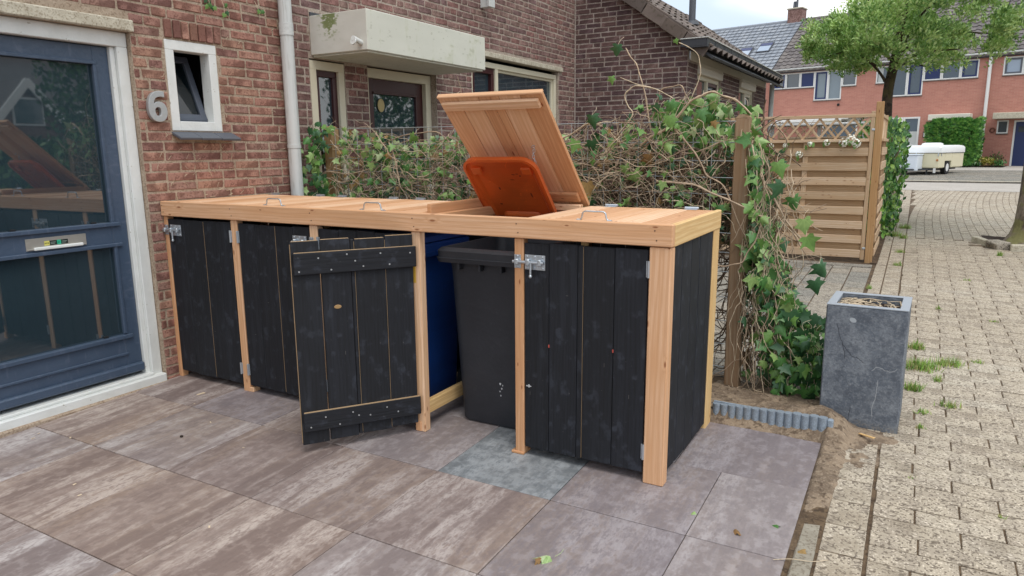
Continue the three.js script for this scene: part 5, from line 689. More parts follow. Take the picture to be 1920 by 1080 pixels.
{
  fencePanel('garden_fence', 'slatted wooden fence panel with lattice top, facing the planter', [2.05, 0.085, -6.77], 0, 1.79);
  const p = thing('fence_post', 'tall square wooden post at the corner of the fence panels', 'fence post', [3.888, gy(3.9, -6.8), -6.82]); put(p, 'post_shaft', cbox(0.085, 1.955, 0.085, 0.005), M.fencePost, [0, 0.96, 0], [0, 0.03, 0.004]); for (const y of [0.16, 1.6]) B(p, 'post_bracket', M.galv, [-0.075, -0.04], [y, y + 0.024], [0.03, 0.052], 0.003);
  fencePanel('garden_fence', 'second slatted fence panel running away along the footpath', [3.93, 0.09, -6.89], Math.PI / 2, 1.5);
  fencePanel('garden_fence', 'farther fence panel with lattice, seen through the lattice of the nearer one', [1.7, 0.2, -13.2], 0, 1.79);
  const R = rngOf(66), fl = thing('white_hydrangea', 'white flower heads poking through the fence lattice', 'flowers', [3.3, 1.5, -6.72]); const petal = new THREE.CircleGeometry(0.012, 5), wm = std(0xe8e8dc, 0.8, { side: THREE.DoubleSide }), gm = M.leaf[2];
  const fl2 = [], lf = []; for (const [cx, cy, s] of [[-0.62, 0.02, 0.03], [-0.28, -0.09, 0.045], [-0.16, 0.04, 0.03], [0.03, 0.05, 0.04], [0.22, 0.05, 0.055], [0.30, 0.09, 0.06], [0.36, 0.04, 0.055], [-0.45, 0.02, 0.03], [-0.8, 0.02, 0.03]]) { for (let i = 0; i < 46; i++) { const d = v3(gauss(R), gauss(R), gauss(R)).normalize(); fl2.push(petal.clone().lookAt(d).translate(cx + d.x * s, cy + d.y * s, d.z * s)); } for (let i = 0; i < 3; i++) lf.push(new THREE.CircleGeometry(0.03, 6).scale(0.6, 1.2, 1).rotateX(gauss(R)).rotateY(gauss(R)).translate(cx + gauss(R) * 0.06, cy - 0.03 + gauss(R) * 0.05, 0.02)); } put(fl, 'flower_heads', merge(fl2), wm).userData.kind = 'stuff'; put(fl, 'leaves', merge(lf), gm).userData.kind = 'stuff';
}
// ---------- laurel hedge behind the panels ----------
function leafList(n, R, where, s0, s1, cols) { const out = []; for (let i = 0; i < n; i++) { const p = where(); if (!p) continue; const s = rr(s0, s1, R), c = cols[(R() * cols.length) | 0].clone().multiplyScalar(rr(0.75, 1.2, R)); out.push({ p, q: quat(gauss(R) * 1.0 - 0.5, R() * 6.28, gauss(R) * 0.8), s: v3(s, s, s), c }); } return out; }
const oval = (() => { const pos = [0, 0, 0, 0.22, 0.3, 0.06, 0.26, 0.55, 0.07, 0, 1, -0.08, -0.26, 0.55, 0.07, -0.22, 0.3, 0.06], idx = [0, 1, 5, 1, 2, 4, 1, 4, 5, 2, 3, 4], uv = [0.5, 0, 0.72, 0.3, 0.76, 0.55, 0.5, 1, 0.24, 0.55, 0.28, 0.3], g = new THREE.BufferGeometry(); g.setAttribute('position', new THREE.Float32BufferAttribute(pos, 3)); g.setAttribute('uv', new THREE.Float32BufferAttribute(uv, 2)); g.setIndex(idx); g.computeVertexNormals(); return g; })();
const col = (...h) => h.map((x) => new THREE.Color(x));
{
  const R = rngOf(71), t = thing('laurel_hedge', 'bright green broad leaved hedge growing past the end of the fence panels', 'hedge', [3.75, 0.13, -10]); const N = noiseOf(72);
  const w = () => { const x = rr(-0.2, 0.42, R), z = rr(-2.6, 1.6, R), y = rr(0, 1.78, R); const e = 0.34 + 0.12 * Math.sin(y * 4 + z * 2) + 0.12 * (N.n(y * 4 + 9, z * 3 + 40, 64, 64) - 0.5) - 0.1 * sstep(0.3, 0, y); if (x > e) return null; if (x < e - 0.3 && y < 1.45 && R() < 0.8) return null; if (y > 1.62 + 0.16 * N.n(x * 4 + 9, z * 4 + 30, 64, 64)) return null; return v3(x, y, z); };
  instanced(t, 'leaves', oval, M.foliage, leafList(5200, R, w, 0.06, 0.12, col(0x5c9440, 0x78aa48, 0x9abe5a, 0x4a803a, 0x3a6c34))); const st = []; for (let i = 0; i < 24; i++) { const z = rr(-2.5, 1.5, R), x = rr(-0.1, 0.2, R); st.push(tube([[x, -0.1, z], [x + gauss(R) * 0.1, 0.8, z + gauss(R) * 0.1], [x + gauss(R) * 0.2, 1.5, z + gauss(R) * 0.2]], 0.012, 8, 5)); } put(t, 'stems', merge(st), M.stem[4]).userData.kind = 'stuff';
}
// ---------- trees ----------
const frond = (() => { const gs = [], Q = rngOf(80); for (let i = 0; i < 9; i++) { const a = i / 9 * 6.28 + Q() * 0.6, l = rr(0.36, 0.55, Q); gs.push(oval.clone().scale(l * 0.8, l, l).rotateX(rr(-0.9, 0.5, Q)).rotateZ(rr(-0.5, 0.5, Q)).translate(0, 0.1, 0).rotateY(a).translate(rr(-0.3, 0.3, Q), rr(-0.2, 0.5, Q), rr(-0.3, 0.3, Q))); } return merge(gs); })();
{
  const R = rngOf(81), t = thing('street_tree', 'slender young street tree with pale feathery crown, behind the fence corner', 'tree', [3.62, 0.2, -12]); const tr = put(t, 'trunk', tube([[0, -0.1, 0], [0.04, 0.8, -0.02], [0.14, 1.63, -0.05], [0.13, 2.3, -0.18], [0.2, 2.9, -0.3], [0.26, 3.6, -0.38], [0.25, 4.6, -0.45], [0.3, 5.6, -0.5]], 0.115, 40, 12, 0.42), M.barkDark);
  const tips = []; const br = (a, b, c, r) => { put(tr, 'branch', tube([a, b, c], r, 14, 6, 0.35), M.barkDark); tips.push([v3(...a), v3(...b), v3(...c)]); };
  br([0.14, 2.35, -0.2], [-0.05, 2.65, -0.15], [-0.35, 2.95, 0.0], 0.035); br([-0.1, 2.75, -0.12], [-0.5, 3.0, 0.05], [-0.95, 2.95, 0.12], 0.022); br([0.18, 2.8, -0.3], [-0.3, 3.25, -0.1], [-0.85, 3.45, 0.1], 0.03); br([0.2, 2.75, -0.28], [0.65, 2.95, -0.4], [1.2, 3.0, -0.6], 0.03); br([0.22, 2.95, -0.3], [0.8, 3.3, -0.5], [1.62, 3.25, -0.75], 0.03); br([0.24, 3.2, -0.35], [0.7, 3.75, -0.3], [1.2, 3.95, -0.3], 0.028); br([0.24, 3.3, -0.35], [-0.2, 3.8, -0.2], [-0.6, 4.2, 0.0], 0.028); br([0.22, 2.9, -0.3], [0.35, 3.1, 0.1], [0.4, 3.2, 0.6], 0.028); br([0.22, 3.0, -0.3], [0.1, 3.3, -0.9], [0.1, 3.4, -1.4], 0.028); br([0.25, 4.0, -0.4], [0.8, 4.6, -0.4], [1.2, 5.0, -0.3], 0.024); br([0.25, 4.2, -0.4], [-0.2, 4.8, -0.3], [-0.5, 5.2, -0.1], 0.024); br([0.2, 2.7, -0.28], [0.45, 2.75, 0.0], [0.7, 2.65, 0.2], 0.022); br([0.1, 2.9, -0.2], [-0.55, 3.5, -0.4], [-1.0, 3.75, -0.5], 0.022);
  const list = [], cs = col(0x9cbc68, 0xb2cc7c, 0x88ae5c, 0xc0d48c, 0x749a50); const NC = noiseOf(84);
  for (let k = 0; k < 400; k++) {
    const up = k > 300, d = v3(gauss(R), gauss(R), gauss(R)).normalize(), q = Math.cbrt(R()), c = up ? v3(0.3 + d.x * q * 1.35, 4.75 + d.y * q * 1.1, -0.4 + d.z * q * 1.3) : v3(0.40 + d.x * q * 1.72, 3.38 + d.y * q * 0.78 - 0.12 * Math.abs(d.x) ** 2, -0.35 + d.z * q * 1.45);
    if (NC.n(c.x * 2.2 + 20, c.y * 2.6 + c.z * 1.7 + 20, 128, 128) < 0.46) continue; const r = rr(0.12, 0.27, R), n = (rr(16, 30, R)) | 0;
    for (let i = 0; i < n; i++) { const g = v3(gauss(R), gauss(R) * 0.7, gauss(R)).multiplyScalar(r), s = rr(0.12, 0.2, R), yaw = Math.atan2(c.x - 0.2 + g.x, c.z + g.z) + gauss(R) * 0.9; list.push({ p: c.clone().add(g), q: new THREE.Quaternion().setFromEuler(new THREE.Euler(0.6 + gauss(R) * 0.9, yaw, gauss(R) * 0.7, 'YXZ')), s: v3(s, s, s), c: cs[(R() * 5) | 0].clone().multiplyScalar(rr(0.8, 1.2, R)) }); }
  }
  instanced(t, 'crown', frond, M.treeLeaf, list);
  const t2 = thing('street_tree', 'thick mossy tree trunk at the right edge of the footpath', 'tree', [5.95, gy(6, -9.1), -9.1]), rg = []; const prof = [[-0.05, 0.62], [0.04, 0.52], [0.16, 0.44], [0.32, 0.39], [0.7, 0.355], [1.3, 0.34], [2.2, 0.33], [3.4, 0.31], [5, 0.28]]; const pos = [], uv = [], idx = [], n = 40, N = noiseOf(83);
  prof.forEach(([y, r], j) => { for (let i = 0; i <= n; i++) { const a = i / n * 6.2832, k = r * (1 + 0.05 * Math.sin(a * 5 + 1) * sstep(1.2, 0, y) + 0.06 * (N.n(i % n / n * 10, y * 4, 10, 64) - 0.5)); pos.push(k * Math.cos(a), y, k * Math.sin(a)); uv.push(i / n * 2, y); } }); for (let j = 0; j + 1 < prof.length; j++) for (let i = 0; i < n; i++) { const a = j * (n + 1) + i, b = a + n + 1; idx.push(a, b, a + 1, a + 1, b, b + 1); } const g = new THREE.BufferGeometry(); g.setAttribute('position', new THREE.Float32BufferAttribute(pos, 3)); g.setAttribute('uv', new THREE.Float32BufferAttribute(uv, 2)); g.setIndex(idx); g.computeVertexNormals(); const trunk = put(t2, 'trunk', g, M.bark);
  const cl = []; for (let i = 0; i < 1500; i++) { const d = v3(gauss(R), gauss(R) * 0.7, gauss(R)).normalize().multiplyScalar(1.9 * Math.cbrt(R())); const s = rr(0.25, 0.4, R); cl.push({ p: v3(d.x + 0.9, 6.4 + d.y, d.z), q: quat(gauss(R), R() * 6.28, gauss(R)), s: v3(s, s, s), c: cs[(R() * 5) | 0] }); } instanced(t2, 'crown', frond, M.treeLeaf, cl);
  const kb = thing('tree_kerb', 'broken stone kerb around the foot of the mossy tree trunk', 'kerb', [5.6, gy(5.6, -8.6), -8.6]); put(kb, 'kerb_stone', cbox(0.18, 0.12, 0.26, 0.01, R, 0.01), M.paverGrey[1], [-0.22, 0.04, -0.1], [0.05, 0.5, 0.06]); put(kb, 'kerb_stone', cbox(0.7, 0.12, 0.1, 0.012, R, 0.006), M.concrete, [0.26, 0.03, 0.05], [0, 0.06, 0.02]); put(kb, 'kerb_stone', cbox(0.12, 0.1, 0.5, 0.012, R, 0.006), M.concrete, [-0.36, 0.03, -0.5], [0.04, 0.35, -0.1]); put(kb, 'bed_soil', sheet(-0.35, 1.0, 14, -1.2, 0.0, 14, (x, z) => 0.03 + 0.05 * N.f(x * 6 + 20, z * 6 + 20, 64, 64, 3)), M.soil);
}
// ---------- grass tufts and fallen bits ----------
{
  const R = rngOf(91), blade = (() => { const g = new THREE.BufferGeometry(); g.setAttribute('position', new THREE.Float32BufferAttribute([-0.5, 0, 0, 0.5, 0, 0, -0.3, 0.5, 0.06, 0.3, 0.5, 0.06, 0, 1, 0.25], 3)); g.setAttribute('uv', new THREE.Float32BufferAttribute([0, 0, 1, 0, 0, 0.5, 1, 0.5, 0.5, 1], 2)); g.setIndex([0, 1, 2, 1, 3, 2, 2, 3, 4]); g.computeVertexNormals(); return g; })();
  const gm = new THREE.MeshPhysicalMaterial({ color: 0xffffff, roughness: 0.7, side: THREE.DoubleSide, transmission: 0.25, thickness: 0 }), tuft = (label, spots) => { const [x0, z0] = spots[0], t = thing('grass_tuft', label, 'grass', [x0, gy(x0, z0), z0]), l = []; for (const [x, z, r, n, h] of spots) for (let i = 0; i < n; i++) { const px = x + gauss(R) * r - x0, pz = z + gauss(R) * r * 0.8 - z0, s = h * rr(0.5, 1.2, R); l.push({ p: v3(px, gy(x, z) - gy(x0, z0) - 0.004, pz), q: new THREE.Quaternion().setFromEuler(new THREE.Euler(gauss(R) * 0.7 + 0.3, R() * 6.28, 0, 'YXZ')), s: v3(0.006, s, s), c: new THREE.Color([0x7aa53e, 0x94b850, 0x648f38, 0xa8b66a, 0xb0a070][(R() * 5) | 0]) }); } instanced(t, 'blades', blade, gm, l); };
  tuft('largest green grass tuft in the joints right of the planter', [[4.45, -2.45, 0.1, 420, 0.07], [4.62, -2.6, 0.09, 180, 0.07], [4.42, -2.95, 0.06, 160, 0.07]]); tuft('grass tuft in the joint just in front of the largest one', [[4.41, -1.95, 0.05, 150, 0.06], [4.55, -2.2, 0.03, 40, 0.05]]); tuft('sparse grass in the joints in the middle of the footpath', [[4.60, -1.72, 0.05, 70, 0.05], [4.47, -1.55, 0.04, 40, 0.035], [4.8, -2.75, 0.05, 40, 0.03], [4.46, -1.3, 0.03, 30, 0.03]]); tuft('small weeds along the longitudinal joint by the fence post', [[4.22, -6.7, 0.05, 80, 0.06], [4.22, -7.8, 0.05, 80, 0.06], [4.23, -9.3, 0.06, 110, 0.09], [4.1, -9.5, 0.1, 200, 0.12], [4.24, -10.6, 0.1, 160, 0.1], [4.0, -5.1, 0.03, 60, 0.05]]); tuft('scattered tiny weeds in the paver joints along the right edge', [[4.9, -1.0, 0.02, 14, 0.02], [5.1, -1.6, 0.02, 16, 0.025], [4.75, -0.4, 0.015, 12, 0.02], [5.3, -3.2, 0.03, 26, 0.03], [5.0, -4.1, 0.03, 24, 0.03], [5.5, -5.2, 0.04, 30, 0.03], [4.6, -4.4, 0.03, 30, 0.04], [4.9, -6.0, 0.04, 30, 0.03], [4.42, -0.62, 0.02, 14, 0.02]]); tuft('small green weed near the tree kerb', [[5.35, -8.0, 0.03, 80, 0.07]]);
  const lf = ivyLeaf(0.9, R); const fallen = (label, x, z, s, m, rot) => { const o = solo('fallen_leaf', lf.clone().scale(s, s, s), m, label, 'leaf', [x, gy(x, z) + 0.008, z], rot); return o; };
  const curl = thing('fallen_leaf', 'curled yellow green leaf with brown tip lying on the front slabs', 'leaf', [3.225, gy(3.22, 0.74) + 0.006, 0.745]); put(curl, 'blade', lf.clone().scale(0.034, 0.07, 0.05).rotateX(-1.25).rotateY(2.3), M.leaf[4], [0, 0.008, 0]); put(curl, 'blade', lf.clone().scale(0.03, 0.055, 0.06).rotateX(-1.7).rotateY(2.6), M.leaf[3], [-0.003, 0.012, 0.004]); put(curl, 'brown_tip', lf.clone().scale(0.035, 0.03, 0.05).rotateX(-1.0).rotateY(2.0), M.dryLeaf[1], [-0.024, 0.008, 0.03]); put(curl, 'stalk', tube([[0.012, 0.006, -0.012], [0.026, 0.012, -0.035], [0.03, 0.02, -0.052]], 0.0014, 8, 4), M.leaf[4]);
  fallen('small dark green leaf on the narrow slab at lower right', 3.95, 0.115, 0.04, M.leaf[1], [-1.45, 0, 1.2]); fallen('brown dry leaf on the narrow slab at lower right', 3.812, 0.25, 0.05, M.dryLeaf[1], [-1.3, 0, 0.3]); fallen('dry curled leaf on the edging kerb at lower right', 4.07, 0.25, 0.055, M.dryLeaf[0], [-1.2, 0, 1.9]); fallen('small brown leaf on the slab joint left of the curled leaf', 3.62, 0.16, 0.03, M.leaf[3], [-1.4, 0, 2.4]);
  solo('wood_chip', cbox(0.085, 0.006, 0.016, 0.002, R, 0.002), M.firPale, 'pale wood chip on the sand below the planter', 'wood chip', [4.208, gy(4.2, -0.98) + 0.024, -0.985], [0, -0.55, 0.05]);
  solo('twig', tube([[-0.08, 0, 0.03], [-0.02, 0.004, 0], [0.05, 0.003, -0.02], [0.1, 0.002, -0.06]], 0.0016, 10, 4), M.stem[3], 'thin pale twig on the edging kerb at lower right', 'twig', [4.05, gy(4.05, 0.3) + 0.004, 0.33]);
  const gr = thing('wood_shavings', 'pale wood shavings scattered on the left slabs', 'shavings', [1.0, gy(1, 0.9), 0.9]), sh = []; for (const [x, z, s] of [[0.38, 0.95, 0.02], [0.2, 1.05, 0.02], [0.95, 1.25, 0.018], [1.08, 1.3, 0.018], [1.85, 1.2, 0.018], [0.9, 0.45, 0.015], [0.45, 0.17, 0.05], [0.56, 0.3, 0.01], [1.35, 0.6, 0.012], [0.16, 1.0, 0.015]]) sh.push(cbox(s, 0.002, s * 0.4, 0.0008, R, 0.001).rotateY(R() * 6).translate(x - 1, gy(x, z) - gy(1, 0.9) + 0.002, z - 0.9)); put(gr, 'shavings', merge(sh), std(0xd8c4a8, 0.9)).userData.kind = 'stuff';
  solo('dark_crumb', new THREE.IcosahedronGeometry(0.009, 1).scale(1.2, 0.7, 1), std(0x2e241e, 0.9), 'dark crumb of soil on the left slabs', 'crumb', [0.93, gy(0.9, 0.66) + 0.005, 0.66]);
}

// ---------- row houses across the road ----------
const TH = 11 * Math.PI / 180, TA = v3(7.364, 0.543, -36.26);
const tp = (s, out = 0) => [TA.x + s * Math.cos(TH) - out * Math.sin(TH), TA.y, TA.z + s * Math.sin(TH) + out * Math.cos(TH)];
function rowHouse(label, s0, w, o) {
  const h = thing('row_house', label, 'house', tp(s0), null); h.rotation.y = -TH; const R = rngOf(600 + Math.round(s0 * 10)), Y = 0.543, E = 4.93;   // y here is above the pavement
  const X = (s) => s - s0;
  // wall with its openings, one piece with depth
  const sh = new THREE.Shape([[0, -0.2], [w, -0.2], [w, E], [0, E]].map((p) => new THREE.Vector2(...p))); for (const [a, b, c, d] of o.holes) sh.holes.push(new THREE.Path([[a, c], [b, c], [b, d], [a, d]].map(([p, q]) => new THREE.Vector2(X(p), q - Y))));
  put(h, 'wall', new THREE.ExtrudeGeometry(sh, { depth: 0.2, bevelEnabled: false }).translate(0, 0, -0.2), M.farBrick);
  put(h, 'rear_volume', merge([G([0, w], [0, E], [-9, -8.8], 0, 1), G([0, 0.15], [0, E], [-8.8, -0.21], 0, 1), G([w - 0.15, w], [0, E], [-8.8, -0.21], 0, 1), G([0.15, w - 0.15], [E - 0.1, E], [-8.8, -0.21], 0, 1)]), M.inside);
  for (const [a, b, c, d, kind, m] of o.win || []) {
    const wn = frameZ(h, 'window', M.whiteFar, [X(a), X(b)], [c - Y, d - Y], [-0.10, 0.015], kind === 'gf' ? 0.08 : 0.055); const t = 0.055;
    if (kind === 'blue') B(wn, 'blue_panel', M.navy, [X(a) + t, X(b) - t], [c - Y + t, d - Y - t], [-0.06, -0.03], 0.004);
    else { if (m) frameZ(wn, 'sash', m, [X(a) + t, X(b) - t], [c - Y + t, d - Y - t], [-0.07, -0.01], 0.075); const pm = kind === 'pale' ? M.glassFar2 : kind === 'sky' ? M.skyGlass : M.glassFar; B(wn, 'pane', pm, [X(a) + 0.04, X(b) - 0.04], [c - Y + 0.04, d - Y - 0.04], [-0.075, -0.06], 0.002); if (kind === 'curtain') B(wn, 'curtain', M.curtain, [X(a) + 0.08, X(a) + 0.30], [c - Y + 0.06, d - Y - 0.06], [-0.058, -0.05], 0.004); if (kind === 'gf') B(wn, 'blind', M.curtain, [X(a) + 0.09, X(b) - 0.09], [c - Y + 0.08, c - Y + 0.70], [-0.058, -0.05], 0.004); }
    B(wn, 'sill', M.tileBrown[0], [X(a) - 0.02, X(b) + 0.02], [c - Y - 0.045, c - Y - 0.002], [-0.02, 0.05], 0.006);
  }
  // eaves and roof
  put(h, 'fascia', G([0, w], [E - 0.12, E + 0.0], [0.003, 0.16], 0.004), M.creamFar); const gut = put(h, 'gutter', merge([G([0, w], [E, E + 0.07], [0.14, 0.24], 0.01)]), M.pvc);
  const ang = Math.atan(0.70), rt = put(h, 'roof', merge([G([0, w], [-0.06, 0], [-5.7, 0.22], 0, 1).rotateX(ang).translate(0, E + 0.03, 0), G([0, w], [-0.06, 0], [-5.6, 0.2], 0, 1).rotateX(ang).rotateY(Math.PI).translate(w, E + 0.03, -9.1)]), M.darkGrey);
  // profiled tiles, a repeat of one shape in a few tones
  const n = 10, nc = Math.round(w / 0.31), tw = w / nc, tl = 0.355, pos = [], uv = [], idx = []; for (let j = 0; j < 2; j++) for (let i = 0; i <= n; i++) { const u = i / n, y = (o.flat ? 0.016 * (u > 0.8 ? 1 : u > 0.72 ? 0.6 : 0) : 0.034 * Math.max(-0.25, Math.sin(u * 6.283))) + (j ? 0.05 : 0.012); pos.push((u - 0.5) * tw, y, j ? tl + 0.02 : 0); uv.push(u * tw, j * tl); } for (let i = 0; i <= n; i++) { pos.push(pos[(n + 1 + i) * 3], pos[(n + 1 + i) * 3 + 1] - 0.03, tl + 0.02); uv.push(i / n * tw, tl); } for (let j = 0; j < 2; j++) for (let i = 0; i < n; i++) { const a = j * (n + 1) + i, b = a + n + 1; idx.push(a, b, a + 1, a + 1, b, b + 1); }
  const tg = new THREE.BufferGeometry(); tg.setAttribute('position', new THREE.Float32BufferAttribute(pos, 3)); tg.setAttribute('uv', new THREE.Float32BufferAttribute(uv, 2)); tg.setIndex(idx); tg.computeVertexNormals(); const tile = toCreasedNormals(tg, 0.5);
  let made = 0; for (let r = 0; r < 16; r++) for (let c = 0; c < nc; c++) { if (made++ >= 300) continue; const q = 0.24 - (r + 1) * tl; put(rt, 'roof_tile', tile, o.tiles[(R() * o.tiles.length) | 0], [(c + 0.5) * tw, E + 0.03 - q * Math.sin(ang) + 0.01, q * Math.cos(ang)], [ang + rr(-0.012, 0.012, R), 0, 0]); }
  put(rt, 'ridge', merge(Array.from({ length: Math.round(w / 0.42) }, (_, i) => new THREE.CylinderGeometry(0.12, 0.13, 0.43, 10, 1, false).rotateZ(Math.PI / 2).translate((i + 0.5) * w / Math.round(w / 0.42), E + 0.03 + 16 * tl * Math.sin(ang) - 0.12, -4.52))), o.tiles[0]);
  return h;
}
{
  const b1 = rowHouse('red brick row house with navy window panels, behind the lattice of the fence panel', -10.4, 4.74, { tiles: M.tileGrey, holes: [[-10.27, -8.14, 4.54, 5.32], [-8.14, -6.8, 3.86, 5.32], [-6.8, -6.11, 4.5, 5.32], [-7.6, -5.9, 1.2, 2.7]], win: [[-10.27, -9.62, 4.54, 5.32, 'dark', M.navy], [-9.615, -8.87, 4.54, 5.32, 'dark'], [-8.865, -8.14, 4.54, 5.32, 'blue'], [-8.135, -7.47, 3.86, 5.32, 'pale', M.navy], [-7.465, -6.8, 3.86, 5.32, 'pale'], [-6.795, -6.11, 4.5, 5.32, 'dark'], [-7.6, -5.9, 1.2, 2.7, 'gf']] });
  B(b1, 'canopy', M.whiteFar, [0.6, 4.5], [2.19, 2.36], [0.003, 0.7], 0.02); put(b1, 'wall_lamp', new THREE.SphereGeometry(0.07, 10, 8), M.rubber, [3.53, 3.05, 0.08]); put(b1, 'wall_pipe', cyl(0.06, 0.06, 4.9, 12).translate(0, 2.45, 0.09), M.pvc, [0.05, 0, 0]); put(b1, 'roof_vent', merge([cyl(0.09, 0.09, 0.5, 12), cyl(0.13, 0.13, 0.06, 12).translate(0, 0.25, 0)]), M.rubber, [1.2, 6.15, -1.35]);
  const b2 = rowHouse('red brick row house with navy window panels, behind the camper and clipped conifer', -5.66, 5.10, { tiles: M.tileGrey, holes: [[-5.22, -4.50, 4.52, 5.32], [-4.50, -3.16, 3.86, 5.32], [-3.16, -0.96, 4.51, 5.32], [-4.60, -3.13, 1.48, 2.86]], win: [[-5.22, -4.505, 4.52, 5.32, 'curtain'], [-4.50, -3.835, 3.86, 5.32, 'dark'], [-3.83, -3.16, 3.86, 5.32, 'dark', M.navy], [-3.155, -2.42, 4.51, 5.32, 'blue'], [-2.415, -1.665, 4.51, 5.32, 'dark'], [-1.66, -0.96, 4.51, 5.32, 'dark', M.navy], [-4.60, -3.845, 1.48, 2.86, 'gf'], [-3.84, -3.13, 1.48, 2.86, 'gf']] });
  B(b2, 'canopy', M.creamFar, [3.0, 4.66], [2.1, 2.37], [0.003, 0.8], 0.02); put(b2, 'wall_lantern', merge([G([-0.05, 0.05], [-0.1, 0.1], [0.01, 0.16], 0.02), cyl(0.02, 0.07, 0.08, 8).translate(0, 0.14, 0.09)]), M.rubber, [2.83, 1.80, 0]); B(b2, 'number_plaque', M.rubber, [2.71, 2.94], [1.34, 1.62], [0.002, 0.03], 0.004); put(b2, 'plaque_face', G([2.74, 2.91], [1.37, 1.59], [0.031, 0.034], 0.001), M.whiteFar); put(b2, 'plaque_figure', merge([G([2.80, 2.83], [1.44, 1.52], [0.0345, 0.036], 0.0005), G([2.83, 2.87], [1.44, 1.47], [0.0345, 0.036], 0.0005), G([2.84, 2.87], [1.40, 1.56], [0.0345, 0.036], 0.0005)]), M.rubber); put(b2, 'wall_pipe', cyl(0.07, 0.07, 4.9, 12).translate(0, 2.45, 0.1), M.whiteFar, [5.13, 0, 0]);
  const b3 = rowHouse('red brick row house with a wreath, small window and dark blue door, at right', -0.52, 5.10, { tiles: M.tileGrey, holes: [[-0.04, 1.5, 4.53, 5.31], [-0.03, 0.40, 2.0, 2.58], [0.6, 1.62, 0.5, 2.56]], win: [[-0.04, 0.70, 4.53, 5.31, 'sky', M.slate], [0.705, 1.5, 4.53, 5.31, 'dark'], [-0.03, 0.40, 2.0, 2.58, 'dark']] });
  B(b3, 'canopy', M.concrete, [0.38, 2.6], [2.08, 2.35], [0.003, 0.8], 0.02); const df = frameZ(b3, 'door_frame', M.whiteFar, [1.12, 2.14], [0, 2.02], [-0.1, 0.01], 0.07, false); B(df, 'front_door', M.navy, [1.19, 2.07], [0.02, 1.95], [-0.09, -0.04], 0.005, 'dark blue front door'); B(df, 'door_light', M.glassFar, [1.3, 1.6], [1.5, 1.75], [-0.039, -0.03], 0.003); put(b3, 'wreath', new THREE.TorusGeometry(0.09, 0.028, 8, 18), std(0x6e4638, 0.9), [0.34, 1.61, 0.04]);
  const a = rowHouse('row house with blue grey slate coloured roof and skylights, furthest left', -16.0, 5.58, { tiles: M.tileSlate, flat: true, holes: [], win: [] }); const roofAt = (x, q) => [x, 4.96 + q * Math.sin(Math.atan(0.70)) + 0.06, -q * Math.cos(Math.atan(0.70))];
  for (const [x, q] of [[4.35, 2.55], [3.3, 2.2]]) { const s = put(a, 'skylight', cbox(0.78, 0.1, 1.0, 0.02), M.darkGrey, roofAt(x, q), [Math.atan(0.70), 0, 0]); put(s, 'skylight_pane', cbox(0.66, 0.02, 0.55, 0.004), M.skyGlass, [0, 0.055, 0.17]); put(s, 'roller_cover', cbox(0.66, 0.03, 0.28, 0.006), M.navy, [0, 0.052, -0.28]); }
  const ch = put(a, 'chimney', merge([G([4.7, 5.5], [7.9, 8.75], [-5.1, -4.3], 0.01)]), M.brickFar[2]); put(ch, 'chimney_cap', G([4.65, 5.55], [8.75, 8.83], [-5.15, -4.25], 0.02), M.concrete); put(ch, 'flue', merge([cyl(0.09, 0.11, 0.4, 12).translate(4.95, 9.03, -4.7), cyl(0.06, 0.06, 0.8, 12).translate(5.12, 9.2, -4.6)]), M.slate);
}
// pale boards lying on the top of a shed behind the lattice
{
  const t = thing('board_pile', 'pale boards piled on a white topped frame above the lattice of the fence panel', 'board pile', [2.3, 0.16, -10.6]); put(t, 'frame', merge([G([-0.3, 1.25], [1.70, 1.74], [-0.3, 0.3], 0.01), ...[-0.27, 0.5, 1.2].map((x) => G([x - 0.025, x + 0.025], [0, 1.70], [-0.05, 0.05], 0.004))]), M.whiteFar);
  [[0.55, 0.95, 1.742, 0.035, 0], [0.85, 1.15, 1.742, 0.06, 1], [0.95, 1.24, 1.804, 0.03, 0], [-0.2, 0.2, 1.742, 0.02, 1]].forEach(([a, b, y, h, k]) => B(t, 'board', k ? M.paverGrey[0] : M.concrete, [a, b], [y, y + h], [-0.2, 0.18], 0.008));
}
